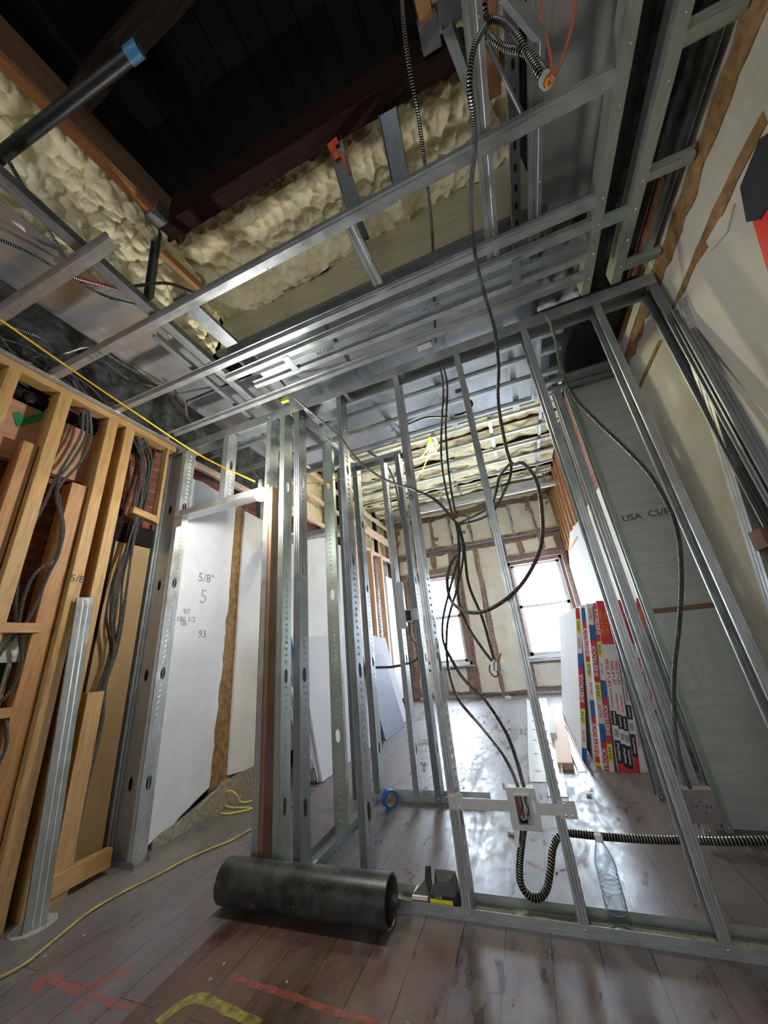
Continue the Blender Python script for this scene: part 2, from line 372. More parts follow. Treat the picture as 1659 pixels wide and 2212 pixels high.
def steel_stud(name, label, a, b, sd, dp, w=.035, d=.092, mat='steel', holes=.6, off=.3, group=None, cat='metal stud', screws=0, extra=None, chev=True):
    """C stud from a to b. a is the corner on the open side; sd = direction towards the web, dp = depth direction"""
    a, b, sd, dp = V(a), V(b), V(sd).normalized(), V(dp).normalized()
    t = b-a; L = t.length; t.normalize()
    mb = MB()
    def P(p, q, l): return a+sd*p+dp*q+t*l
    for q0, sg in ((0, 1), (d, -1)):
        line = [(0, q0+sg*.009), (0, q0)]+[(p, q0+q*sg) for p, q in groove(w)]+[(w, q0)]
        pr = sheetprof(line); n = len(pr); per = [0]
        for i in range(n): per.append(per[-1]+math.dist(pr[i], pr[(i+1) % n]))
        for i in range(n):
            k = (i+1) % n
            mb.face([P(*pr[i], 0), P(*pr[k], 0), P(*pr[k], L), P(*pr[i], L)], [(0, per[i]), (0, per[i+1]), (L, per[i+1]), (L, per[i])])
        mb.face([P(*q, 0) for q in pr]); mb.face([P(*q, L) for q in pr])
    hs = []
    l = off
    while holes and l < L-.12: hs.append(l); l += holes
    hl, hw = .038, .017
    for off_p in (w-.0006, w+.0006):
        l0 = 0
        def quad(l0, l1):
            if l1 > l0: mb.face([P(off_p, 0, l0), P(off_p, d, l0), P(off_p, d, l1), P(off_p, 0, l1)], [(l0, 0), (l0, d), (l1, d), (l1, 0)])
        for h in hs:
            quad(l0, h-.07)
            inner, outer = [], []
            for k in range(16):
                an = 2*pi*k/16+pi/16; c_, s_ = cos(an), sin(an)
                inner.append((d/2+hw*c_, h+hl*s_*(1 if abs(s_) > .3 else .9)))
                m_ = max(abs(c_)/(d/2), abs(s_)/.07); outer.append((d/2+c_/m_, h+s_/m_))
            for k in range(16):
                k2 = (k+1) % 16; q = [inner[k], inner[k2], outer[k2], outer[k]]
                mb.face([P(off_p, x, y) for x, y in q], [(y, x) for x, y in q])
            for cx, cy in ((0, -1), (d, -1), (0, 1), (d, 1)):
                cn = [o for o in outer if abs(o[0]-cx) < d*.26 and (o[1]-h)*cy > 0.0]
                near = sorted(outer, key=lambda o: (o[0]-cx)**2+(o[1]-(h+cy*.07))**2)[:2]
                mb.face([P(off_p, cx, h+cy*.07), P(off_p, *near[0]), P(off_p, *near[1])], [(h, 0)]*3)
            l0 = h+.07
        quad(l0, L)
    if chev:
        l = .06; e = w+.0011
        while l < L-.05:
            if all(abs(l-h) > .055 for h in hs):
                for s1 in (-1, 1):
                    mb.face([P(e, d/2, l+.009), P(e+.0015, d/2, l+.006), P(e+.0015, d/2+s1*.013, l-.006), P(e, d/2+s1*.013, l-.003)])
                    mb.face([P(e+.0015, d/2, l+.006), P(e, d/2, l+.003), P(e, d/2+s1*.013, l-.009), P(e+.0015, d/2+s1*.013, l-.006)])
            l += .034
    if screws is None:
        o = mb.build(name, M[mat], None, False, a); return tag(o, label, cat, group)
    root = thing(name, a, label, cat, group)
    for q0 in (0,):
        pass
    mb.build('stud_body', M[mat], root)
    for k in (0, 1):
        sc = MB(); c = P(w*.5, -.0006, .018 if k == 0 else L-.018); sc.lathe([(0.0001, .0), (.0045, .0008), (.004, .003), (.0001, .0042)], c, -dp, 8); sc.build('screw', M['screw'], root, True)
    if extra: extra(root, P, L)
    return root
def track(name, label, a, b, up, w=.092, h=.032, mat='steel', group=None, screws=3, cat='metal track'):
    """U track, web on the line a-b, legs pointing along up"""
    pr = sheetprof([(-w/2, h), (-w/2, 0), (w/2, 0), (w/2, h)], .0014)
    mb = MB(); mb.prism(a, b, pr, up)
    root = thing(name, a, label, cat, group); mb.build('track_body', M[mat], root)
    a, b = V(a), V(b); t = (b-a).normalized(); sd = t.cross(V(up)).normalized()
    for k in range(screws):
        p = a.lerp(b, (k+.5)/screws)-sd*(w/2+.0008)+V(up)*h*.5 if True else a
        sc = MB(); sc.lathe([(0.0001, 0), (.005, .0008), (.004, .003), (.0001, .004)], p, -sd, 8); sc.build('screw', M['screw'], root, True)
    return root
HAT = sheetprof([(-.034, .022), (-.020, .022), (-.016, 0), (.016, 0), (.020, .022), (.034, .022)], .0013)
def hat(name, label, a, b, mat='steel', group=None, screws=(), cat='furring channel', prof=None, up=(0, 0, 1)):
    a, b = V(a), V(b); mb = MB(); mb.prism(a, b, prof or HAT, up)
    root = thing(name, a, label, cat, group); mb.build('channel_body', M[mat], root)
    for sx in screws:
        p = a.lerp(b, sx)+V((0, .028, .020)); sc = MB(); sc.lathe([(0.0001, 0), (.005, .0008), (.004, .003), (.0001, .0042)], p, (0, 0, -1), 8); sc.build('screw', M['screw'], root, True)
    return root
def lumber(name, label, a, b, w, d, up, mat='pine', group=None, cat='wood stud', parent=None, center=False):
    mb = MB(); e = .002
    x0, x1 = (-w/2, w/2); y0, y1 = (-d/2, d/2)
    mb.prism(a, b, [(x0+e, y0), (x1-e, y0), (x1, y0+e), (x1, y1-e), (x1-e, y1), (x0+e, y1), (x0, y1-e), (x0, y0+e)], up)
    o = mb.build(name, M[mat], parent)
    if parent is None and label: tag(o, label, cat, group)
    return o
def cable(name, label, P, r=.0065, mat='cable', group=None, cat='armoured cable', parent=None, n=8, step=.012):
    mb = MB(); mb.tube(cat_rom(P, step), r*(1.18 if mat.startswith('cable') else 1), n)
    o = mb.build(name, M[mat], parent, True)
    if parent is None: tag(o, label, cat, group)
    return o
def ground(px): pass
def textmesh(s, size, origin, xdir, ydir, mat, name='lettering', parent=None, ext=.0006, align='CENTER', bold=0):
    cu = bpy.data.curves.new('lettering_source', 'FONT'); cu.body = s; cu.size = size; cu.align_x = align; cu.align_y = 'CENTER'; cu.extrude = ext; cu.offset = bold
    cu.resolution_u = 2
    tmp = bpy.data.objects.new('lettering_source', cu); COL.objects.link(tmp)
    dg = bpy.context.evaluated_depsgraph_get(); dg.update()
    me = bpy.data.meshes.new_from_object(tmp.evaluated_get(dg)); bpy.data.objects.remove(tmp); bpy.data.curves.remove(cu)
    xd, yd = V(xdir).normalized(), V(ydir).normalized(); zd = xd.cross(yd)
    base = parent_loc(parent) if parent is not None else V(origin)
    O = V(origin)
    for v in me.vertices: v.co = O+xd*v.co.x+yd*v.co.y+zd*v.co.z-base
    me.materials.clear(); me.materials.append(mat)
    o = bpy.data.objects.new(name, me); COL.objects.link(o)
    if parent is not None: o.parent = parent
    else: o.location = base
    return o
def foam(name, label, rows, nu, nv, amp, scale, mat='foam', kind='stuff', jag=.02, flip=False, seed=0.0, group=None, parent=None, cat='spray foam', thick=.03):
    """rows: list of polylines (lists of control points), bilinear between; lumpy displacement along the normal"""
    def ev(u, v):
        fr = u*(len(rows)-1); i = min(int(fr), len(rows)-2); a = fr-i
        def on(r):
            g = v*(len(r)-1); j = min(int(g), len(r)-2); return V(r[j]).lerp(V(r[j+1]), g-j)
        return on(rows[i]).lerp(on(rows[i+1]), a)
    G = []
    for i in range(nu+1):
        row = []
        for j in range(nv+1):
            u, v = i/nu, j/nv; p = ev(u, v); e = 1e-2
            du = ev(min(1, u+e), v)-ev(max(0, u-e), v); dv = ev(u, min(1, v+e))-ev(u, max(0, v-e)); n = du.cross(dv)
            n = n.normalized() if n.length > 1e-9 else V((0, 0, -1))
            if flip: n = -n
            q = p*scale+V((seed, seed*1.3, 0)); w = noise.noise_vector(q*.5)*.22
            d1 = noise.voronoi(q+w)[0]; d2 = noise.voronoi((q+w)*2.3+V((9, 3, 1)))[0]
            h = max(0, 1-(d1[0]*1.15)**2)+.22*max(0, 1-(d2[0]*1.2)**2)+1.1*noise.noise(q*.25)-.35
            edge = min(u, 1-u)*nu/3
            jg = noise.noise(q*1.2+V((5, 5, 5)))*jag if edge < 1 else 0
            row.append(p+n*(amp*h)+(du.normalized()*jg if du.length > 0 else V()))
        G.append(row)
    mb = MB(); mb.grid(G, lambda i, j: (i/nu, j/nv))
    B = [[p for p in r] for r in G]
    o = mb.build(name, M[mat], parent, True)
    if parent is None: tag(o, label, cat, group, kind)
    return o
ORD = 'first second third fourth fifth sixth seventh eighth ninth tenth eleventh twelfth thirteenth'.split()
# ------------------------------------------------------------------ the setting
XL, XR, YF, YB, ZD = -2.60, 1.07, 7.45, -2.8, 3.82
def sbox(name, lo, hi, mat, parent=None):
    mb = MB(); mb.box(lo, hi); o = mb.build(name, M[mat] if isinstance(mat, str) else mat, parent)
    o.data.transform(Matrix.Translation(o.location)); o.location = (0, 0, 0); return structure(o)
sbox('floor', (XL-.1, YB, -.08), (XR+.1, YF+.3, 0), 'floor')
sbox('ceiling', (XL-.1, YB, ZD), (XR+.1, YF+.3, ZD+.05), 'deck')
sbox('wall_left', (XL-.1, YB, 0), (XL, YF+.3, ZD), 'brick')
sbox('wall_right', (XR+.02, YB, 0), (XR+.12, YF+.3, ZD), 'brick')
def wall_open(name, y0, y1, mat, opens):
    mb = MB(); xs = [XL-.1]; 
    cur = XL-.1
    for (a, b, c, d) in opens:
        mb.box((cur, y0, 0), (a, y1, ZD)); mb.box((a, y0, 0), (b, y1, c)); mb.box((a, y0, d), (b, y1, ZD)); cur = b
    mb.box((cur, y0, 0), (XR+.12, y1, ZD))
    o = mb.build(name, M[mat]); o.data.transform(Matrix.Translation(o.location)); o.location = (0, 0, 0); return structure(o)
WIN = [(-2.04, -1.14, .60, 2.36), (-.07, .95, .61, 2.38)]
wall_open('wall_far', YF, YF+.3, 'brickfar', WIN)
wall_open('wall_back', YB-.15, YB, 'insul', [(-1.5, .5, .9, 2.2)])  # unseen wall; its opening is sized for the fill light
def plate(name, lo, hi, mat): return sbox(name, lo, hi, mat)
# plaster skins (jagged sheets with real thickness)
def skin(name, poly, axis, val, th, mat, jag=0.0, parent=None, struct=True, step=.05):
    """poly: (a,b) outline on plane axis=val (a = y or x, b = z)"""
    out = []
    for i, p in enumerate(poly):
        q = poly[(i+1) % len(poly)]; L = math.dist(p[:2], q[:2]); n = max(1, int(L/step)) if (len(p) > 2 and p[2]) else 1
        for k in range(n):
            t = k/n; a = p[0]+(q[0]-p[0])*t; b = p[1]+(q[1]-p[1])*t
            if n > 1 and k: 
                j = noise.noise(V((a*9, b*9, val)))*jag+random.uniform(-.3, .3)*jag; dx, dy = (q[0]-p[0])/L, (q[1]-p[1])/L; a += -dy*j; b += dx*j
            out.append((a, b))
    def P(a, b, o): return V((val+o, a, b)) if axis == 'x' else V((a, val+o, b))
    mb = MB(); mb.face([P(a, b, 0) for a, b in out]); mb.face([P(a, b, th) for a, b in out][::-1])
    for i in range(len(out)):
        k = (i+1) % len(out); mb.face([P(*out[i], 0), P(*out[i], th), P(*out[k], th), P(*out[k], 0)])
    o = mb.build(name, M[mat], parent)
    if parent is None: o.data.transform(Matrix.Translation(o.location)); o.location = (0, 0, 0)
    if struct: structure(o)
    return o
# right wall: plaster below a stripped strip, a torn seam higher up
skin('wall_right_plaster', [(YB, 0), (YB, 2.70), (2.72, 2.70), (2.72, 0)], 'x', XR, .02, 'plaster')
skin('wall_right_plaster', [(YB, 2.80), (YB, 2.72, 1), (2.72, 2.72), (2.72, 2.80, 1)], 'x', XR-.004, .024, 'brownwood', .012)
def yz(px, py, x): p = at(px, py, x=x); return (p.y, p.z)
skin('trim_1', [(.2, 2.665), (.2, 2.79, 1), (2.6, 2.775), (2.6, 2.675, 1)], 'x', XR-.006, .008, 'brownstrip', .035)
skin('trim_2', [(YB, 2.79), (YB, 2.86, 1), (2.6, 2.84), (2.6, 2.765, 1)], 'x', XR-.012, .012, 'plaster', .02)
skin('trim_3', [yz(1659, 265, XR), yz(1592, 395, XR)+(1,), yz(1540, 520, XR)+(1,), yz(1505, 570, XR)+(1,), yz(1462, 668, XR)+(1,), yz(1452, 668, XR), yz(1495, 565, XR)+(1,), yz(1540, 455, XR)+(1,), yz(1650, 240, XR)], 'x', XR-.005, .006, 'brownstrip', .01)
skin('trim_4', [yz(1540, 540, XR), yz(1575, 500, XR), yz(1590, 440, XR), yz(1560, 470, XR), yz(1530, 520, XR)], 'x', XR-.008, .01, 'plaster', .012)
skin('trim_5', [yz(1431, 735, XR), yz(1384, 838, XR)+(1,), yz(1381, 830, XR), yz(1424, 735, XR)+(1,)], 'x', XR-.005, .006, 'brownstrip', .008)
# far right wall plaster beyond the steel shaft, brick and strips above
skin('wall_right_plaster', [(2.78, 0), (2.78, 2.3), (5.2, 2.42, 1), (6.3, 2.5, 1), (7.0, 2.30, 1), (7.40, 2.1), (7.40, 0)], 'x', 1.03, .04, 'wplaster', .04)
skin('trim_6', [yz(1231, 1195, 1.03), yz(1250, 1160, 1.03)+(1,), yz(1247, 1158, 1.03), yz(1228, 1190, 1.03)], 'x', 1.022, .01, 'orangewood', .01)
# left hall wall plaster with a bare vertical strip
zb = .16
skin('wall_left_plaster', [(1.90, .03), (1.90, 2.50), (2.02, 2.52), (2.35, 2.47), (2.43, 2.45), (2.42, 1.6, 1), (2.40, .9, 1), (2.36, .18, 1), (2.2, .12, 1), (2.05, .05, 1)], 'x', -2.42, .04, 'wplaster', .014)
skin('wall_left_plaster', [(2.55, .20), (2.56, 2.42), (3.1, 2.38, 1), (4.0, 2.52, 1), (5.2, 2.55), (5.2, .15), (2.9, .16)], 'x', -2.42, .04, 'wplaster', .03)
skin('wall_left_board', [(2.38, .14), (2.36, 2.46), (2.62, 2.44), (2.62, .18)], 'x', -2.432, .03, 'brownstrip', .0)
skin('trim_7', [(1.95, .0), (1.95, .05, 1), (2.3, .10, 1), (2.5, .17, 1), (3.1, .21), (3.1, .0)], 'x', -2.425, .048, 'mortar', .02)
skin('trim_8', [(2.02, 2.28), (2.02, 2.22, 1), (2.4, 2.19), (2.4, 2.26, 1)], 'x', -2.424, .01, 'brownstrip', .01)
skin('trim_9', [(2.60, 2.24), (2.60, 2.17, 1), (2.85, 2.10), (2.85, 2.13, 1)], 'x', -2.426, .012, 'brownstrip', .012)
for i, (a, b_, z) in enumerate([(3.1, 3.75, 1.98), (3.9, 4.2, 1.95)]):
    skin('trim_%d' % (10+i), [(a, z+.03), (a, z-.03, 1), (b_, z-.05), (b_, z-.0, 1)], 'x', -2.426, .012, 'brownstrip', .02)
for y in (3.3, 3.42):
    skin('trim_12' if y < 3.4 else 'trim_13', [(y, .3), (y, 2.2), (y+.012, 2.2), (y+.012, .3)], 'x', -2.424, .01, 'boxsteel', 0)
# windows in the far wall
def window(idx, x0, x1, z0, z1):
    root = bpy.data.objects.new('window_%d' % idx, None); COL.objects.link(root); root.location = (x0, YF+.1, z0); structure(root)
    w = .055; y0, y1 = YF+.08, YF+.15
    c = MB(); c.box((x0-.0, y0-.06, z0), (x0+.05, y1, z1)); c.box((x1-.05, y0-.06, z0), (x1, y1, z1)); c.box((x0, y0-.06, z1-.06), (x1, y1, z1)); c.build('window_frame', M['casing'], root)
    sl = MB(); sl.box((x0-.04, YF-.03, z0-.05), (x1+.04, y1, z0)); sl.build('window_sill', M['sash'], root)
    zm = z0+(z1-z0)*.50
    for nm, a, b_, yy in (('lower_sash', z0, zm+.02, y0), ('upper_sash', zm-.02, z1-.06, y0+.035)):
        s = MB()
        s.box((x0+.05, yy, a), (x0+.05+w, yy+.035, b_)); s.box((x1-.05-w, yy, a), (x1-.05, yy+.035, b_))
        s.box((x0+.05, yy, a), (x1-.05, yy+.035, a+w)); s.box((x0+.05, yy, b_-w*.8), (x1-.05, yy+.035, b_))
        so = s.build(nm, M['sash'], root)
        g = MB(); g.box((x0+.1, yy+.014, a+w), (x1-.1, yy+.018, b_-w*.8)); g.build('pane', M['glass'], so)
for i, wn in enumerate(WIN): window(i+1, *wn)
# ------------------------------------------------------------------ far wall foam bays and timber
def xz(px, py, y=YF): p = at(px, py, y=y); return (p.x, p.z)
def fbay(x0, z0, x1, z1, nm='pale spray foam', x0b=None, x1b=None, amp=.035, lab=''):
    x0b = x0 if x0b is None else x0b; x1b = x1 if x1b is None else x1b
    return foam('spray_foam', lab, [[(x0, YF-.005, z1), (x0, YF-.03, z1-.01), (x0b, YF-.03, z0+.01), (x0b, YF-.005, z0)]] +
        [[(x0+(x1-x0)*t, YF-.005, z1), (x0+(x1-x0)*t, YF-.055, z1-.03), (x0b+(x1b-x0b)*t, YF-.055, z0+.03), (x0b+(x1b-x0b)*t, YF-.005, z0)] for t in (.08, .5, .92)] +
        [[(x1, YF-.005, z1), (x1, YF-.03, z1-.01), (x1b, YF-.03, z0+.01), (x1b, YF-.005, z0)]], 16, 40, amp, 4.5, 'foam_pale', seed=x0*3)
ZT = 2.90
fbay(-.60, .03, -.16, 2.80, lab='pale foam column left of the right-hand window, beside it')
fbay(-1.02, .03, -.68, 2.80, lab='pale foam column right of the left-hand window, beside it')
for i, (a, b_) in enumerate([(-2.36, -2.1), (-1.98, -1.62), (-1.52, -1.22)]):
    fbay(a, 2.48, b_, 2.80, lab=['pale foam pocket above the left window, nearest the left wall', 'pale foam pocket above the middle of the left window', 'pale foam pocket above the right end of the left window'][i])
for i, (a, b_) in enumerate([(-.05, .22), (.30, .62), (.70, .92)]):
    fbay(a, 2.50, b_, 2.80, lab=['pale foam pocket above the left end of the right window', 'pale foam pocket above the middle of the right window', 'pale foam pocket above the right end of the right window'][i])
fbay(-2.2, .05, -1.24, .52, lab='pale foam filling below the left window sill')
fbay(-.02, .08, .98, .50, lab='pale foam filling below the right window sill')
nb = 8
for i in range(nb):
    a = -2.38+(XR+2.38)*i/nb; fbay(a+.004, 2.93, a+(XR+2.38)/nb-.004, 3.62, amp=.05, lab='pale foam bay high on the far wall, number %s from the left' % ('first second third fourth fifth sixth seventh eighth'.split()[i]))
mbw = lambda nm, lo, hi, mat, lab, cat, grp=None: tag((lambda m_: (m_.box(lo, hi), m_.build(nm, M[mat]))[1])(MB()), lab, cat, grp)
mbw('window_lintel', (-2.15, YF-.05, 2.37), (-1.05, YF+.05, 2.46), 'casing', 'old brown timber lintel over the left far window', 'lintel')
mbw('window_lintel', (-.15, YF-.05, 2.39), (1.0, YF+.05, 2.48), 'casing', 'old brown timber lintel over the right far window', 'lintel')
for i, x in enumerate([-2.40, -1.11, -.64, -.11]):
    mbw('furring_post', (x-.035, YF-.03, 0), (x+.035, YF, 2.82), 'brickfar' if i in (2,) else 'casing', 'brown vertical strip on the far wall, ' + ['at its left corner', 'right beside the left window', 'between the two foam columns', 'left beside the right window'][i], 'wood strip')
mbw('furring_post', (.955, YF-.08, 0), (1.03, YF, 2.75), 'casing', 'rough brown post between the right far window and the right wall', 'wood post')
track('wall_track', 'thin metal rail across the far wall above both windows', (-2.45, YF-.045, 2.885), (1.05, YF-.045, 2.885), (0, 0, -1), .09, .03, 'steel_dark', screws=0)
for i in range(9):
    x = -2.38+(XR+2.38)*i/8-.01
    steel_stud('knee_wall_stud', 'thin grey stud in the foam band high on the far wall, ' + 'first second third fourth fifth sixth seventh eighth ninth'.split()[i]+' from the left', (x-.012, YF-.10, 2.9), (x-.012, YF-.10, 3.62), (1, 0, 0), (0, 1, 0), .02, .03, 'steel', 0, screws=None, group=None, chev=False)
for i, (a, b_) in enumerate([(-2.2, -1.05), (-.1, 1.0)]):
    track('sill_track', ['pale metal rail under the left far window sill', 'pale metal rail under the right far window sill'][i], (a, YF-.06, .55), (b_, YF-.06, .55), (0, 0, -1), .09, .03, 'steel', screws=0)
    track('floor_track', ['metal rail on the floor below the left far window', 'metal rail on the floor below the right far window'][i], (a, YF-.07, .001), (b_, YF-.07, .001), (0, 0, 1), .09, .03, 'steel', screws=0)
    steel_stud('short_stud', ['short metal stud under the left far window', 'short metal stud under the right far window'][i], ((a+b_)/2+(.02 if i else -.05), YF-.10, .02), ((a+b_)/2+(.02 if i else -.05), YF-.10, .54), (1, 0, 0), (0, 1, 0), .04, .06, 'steel', 0, screws=None, chev=False)
# right far wall: strips on brick
for i in range(8):
    y = 4.95+i*.33
    mb = MB(); mb.box((1.035, y-.02, 2.2+.03*i), (1.07, y+.02, 3.7)); tag(mb.build('furring_strip', M['fir']), 'thin reddish upright strip on the far right brick, %s towards the windows' % ORD[i], 'wood strip', 'wood strips on the far right wall')
# ------------------------------------------------------------------ far room ceiling
foam('spray_foam', 'cream foam covering the high ceiling of the far room', [[(-2.55, y, 3.76), (-1.4, y, 3.735), (-.2, y, 3.735), (1.05, y, 3.76)] for y in (2.6, 4.2, 5.8, 7.4)], 150, 130, .05, 5.5, 'foam', seed=3, flip=False)
for i, y in enumerate((4.4, 4.95, 5.5, 6.05)):
    mb = MB(); mb.box((-2.5, y, 3.705), (1.06, y+.03, 3.80)); tag(mb.build('ceiling_joist', M['darkwood']), 'dark joist edge showing through the far ceiling foam, %s from the shaft' % 'first second third fourth'.split()[i], 'joist')
for i, y in enumerate((4.16, 4.60, 5.02, 5.42, 5.86, 6.27, 6.62)):
    hat('furring_channel', 'steel channel under the far room foam ceiling, %s row counting towards the windows' % 'first second third fourth fifth sixth seventh'.split()[i], (-2.5, y, 3.66), (1.04, y, 3.66), 'steel')
for i, x in enumerate((-1.55, -.62, .15, .80)):
    lab = 'steel carrier running away under the far foam ceiling, %s from the left' % 'first second third fourth'.split()[i]
    mb = MB(); mb.prism((x, 3.1, 3.70), (x, 7.2, 3.70), sheetprof([(-.02, .038), (-.02, 0), (.02, 0), (.02, .038)], .0015), (0, 0, 1)); tag(mb.build('carrier_channel', M['steel']), lab, 'ceiling carrier')
mb = MB(); mb.box((-2.3, 6.55, 3.67), (1.04, 7.15, 3.69)); tag(mb.build('sheet_metal_panel', M['pan2']), 'flat grey metal panel on the ceiling just before the far wall', 'metal panel')
# white tube
a, b_ = at(905, 1106, y=6.3), at(1214, 1040, y=6.3)
root = thing('steel_tube', a, 'bright white-looking round tube hung across the far room below the ceiling', 'tube')
mb = MB(); mb.tube([a, b_], .045, 20); mb.build('tube_body', M['bracket'], root, True)
for k in (.18, .62, .9):
    c = a.lerp(b_, k); mb = MB(); mb.box((c.x-.01, c.y-.01, c.z), (c.x+.01, c.y+.01, 3.68)); mb.build('hanger', M['steel_dark'], root)
# ------------------------------------------------------------------ steel pans of the middle ceiling
def pan(lab, lo, hi, mat='pan', hem=True):
    mb = MB(); mb.box(lo, hi)
    if hem:
        x0, y0, z0 = lo; x1, y1, z1 = hi
        mb.box((x0, y0, z0-.03), (x0+.002, y1, z0)); mb.box((x0, y1-.002, z0-.03), (x1, y1, z0))
    tag(mb.build('sheet_metal_panel', M[mat]), lab, 'metal panel')
PX = [-1.45, -.78, -.10, .52]
for i in range(3):
    pan('shiny grey ceiling sheet above the studs, %s of three' % ['left', 'middle', 'right'][i], (PX[i], 1.34, 2.965), (PX[i+1], 2.93, 2.972))
pan('grey ceiling sheet above the doorway on the left', (-2.12, 1.58, 2.972), (-1.45, 2.95, 2.979), 'pan')
PL = [-.6, .28, .72, 1.15, 1.56]
for i in range(4):
    pan('reflective ceiling sheet left of the foam opening, %s towards the studs' % ['first', 'second', 'third', 'fourth'][i], (-2.14, PL[i], 2.962+.003*i), (-1.72+(.12 if i == 3 else 0)+(.1 if i == 2 else 0), PL[i+1], 2.965+.003*i), 'pan', False)
pan('dull grey ceiling sheet right of the foam opening', (.50, -.4, 2.95), (.80, 1.36, 2.957), 'pan')
# upright yellowish sheet below the foam
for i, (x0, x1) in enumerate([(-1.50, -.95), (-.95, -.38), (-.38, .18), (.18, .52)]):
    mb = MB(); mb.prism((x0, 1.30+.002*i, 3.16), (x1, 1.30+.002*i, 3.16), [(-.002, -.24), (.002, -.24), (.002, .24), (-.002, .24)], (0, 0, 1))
    tag(mb.build('sheet_metal_panel', M['foam_reflect']), 'upright sheet of steel under the cream foam, %s from the left' % 'first second third fourth'.split()[i], 'metal panel')
mb = MB(); mb.prism((-1.52, 1.285, 2.915), (.54, 1.285, 2.915), sheetprof([(-.035, .0), (.0, 0), (.0, .03)], .002), (0, 0, 1)); tag(mb.build('edge_angle', M['steel_dark']), 'long dark edge angle along the foot of the upright sheets', 'edge angle')
# header, beams and deck of the dark bay
def beam(nm, lab, a, b_, w, h, mat, up=(0, 0, 1), cat='beam'): return lumber(nm, lab, a, b_, w, h, up, mat, cat=cat)
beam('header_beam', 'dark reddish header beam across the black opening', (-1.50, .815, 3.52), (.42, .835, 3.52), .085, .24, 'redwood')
root = thing('orange_ceiling_beam', (-1.46, .75, 3.4), 'orange-brown timber beam left of the black opening', 'beam')
lumber('timber', None, (-1.585, -.55, 3.50), (-1.445, .77, 3.50), .055, .2, (0, 0, 1), 'orangewood', parent=root)
lumber('brown_side', None, (-1.552, -.55, 3.508), (-1.414, .77, 3.508), .012, .2, (0, 0, 1), 'brownwood', parent=root)  # thin brown board makes the right side of the beam darker
mb = MB(); mb.box((-1.490, .70, 3.385), (-1.405, .775, 3.47)); mb.build('joist_hanger', M['steel_dark'], root)
root = thing('orange_ceiling_beam', (.17, .75, 3.4), 'orange timber joist at the right end of the black opening, with steel hanger', 'beam')
lumber('timber', None, (.115, -.6, 3.50), (.165, .77, 3.50), .055, .2, (0, 0, 1), 'fir', parent=root)
mb = MB(); mb.box((.125, .69, 3.388), (.205, .775, 3.47)); mb.build('joist_hanger', M['steel_dark'], root)
lumber('timber_joist', 'reddish joist in the foam right of the black opening', (.40, -.3, 3.52), (.40, 1.02, 3.46), .07, .2, (0, 0, 1), 'fir', cat='joist')
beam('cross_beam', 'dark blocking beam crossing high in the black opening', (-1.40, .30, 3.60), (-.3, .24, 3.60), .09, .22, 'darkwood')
for i in range(13):
    x = -1.5+i*.14
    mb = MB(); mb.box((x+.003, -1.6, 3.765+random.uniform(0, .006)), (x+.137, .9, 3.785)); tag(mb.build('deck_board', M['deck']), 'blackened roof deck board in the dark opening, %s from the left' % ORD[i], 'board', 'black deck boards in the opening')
# foam around the bay
foam('spray_foam', 'cream foam bank between the header beam and the upright steel sheets',
     [[(-1.62, .86, 3.50), (-.6, .87, 3.49), (-.05, .84, 3.50), (.1, .80, 3.52), (.52, .86, 3.50)],
      [(-1.62, .93, 3.44), (-.6, .93, 3.44), (.52, .92, 3.44)],
      [(-1.60, 1.08, 3.44), (-.6, 1.08, 3.43), (.52, 1.07, 3.44)],
      [(-1.56, 1.20, 3.36), (-.6, 1.21, 3.38), (.1, 1.21, 3.44), (.52, 1.2, 3.46)],
      [(-1.52, 1.275, 3.28), (-1.2, 1.275, 3.19), (-.6, 1.275, 3.25), (.0, 1.275, 3.34), (.52, 1.27, 3.42)],
      [(-1.52, 1.30, 3.24), (-1.2, 1.30, 3.17), (-.9, 1.30, 3.22), (-.6, 1.30, 3.24), (.0, 1.30, 3.33), (.52, 1.30, 3.41)]], 130, 460, .046, 15, seed=1, flip=True, jag=.05)
foam('spray_foam', 'cream foam slope left of the orange beam, behind the black pipe',
     [[(-1.50, -1.0, 3.50), (-1.50, .1, 3.50), (-1.50, .85, 3.47), (-1.54, 1.32, 3.36)],
      [(-1.58, -1.0, 3.42), (-1.58, .1, 3.42), (-1.56, .85, 3.40), (-1.56, 1.32, 3.30)],
      [(-1.70, -1.0, 3.34), (-1.68, .1, 3.34), (-1.62, .85, 3.30), (-1.62, 1.34, 3.15)],
      [(-1.86, -1.0, 3.16), (-1.82, .1, 3.16), (-1.68, .85, 3.12), (-1.68, 1.36, 3.02)],
      [(-1.92, -1.0, 2.98), (-1.86, .1, 2.98), (-1.74, .85, 2.98), (-1.70, 1.40, 2.98)]], 110, 420, .05, 14, seed=5, jag=.04)
foam('spray_foam', 'cream foam patch behind the hanging cables right of the black opening',
     [[(.17, -.4, 3.56), (.17, .4, 3.54), (.19, .88, 3.50)], [(.30, -.4, 3.52), (.30, .4, 3.50), (.30, .88, 3.44)], [(.52, -.4, 3.40), (.52, .4, 3.40), (.52, .88, 3.40)]], 60, 160, .045, 15, seed=8, jag=.05)
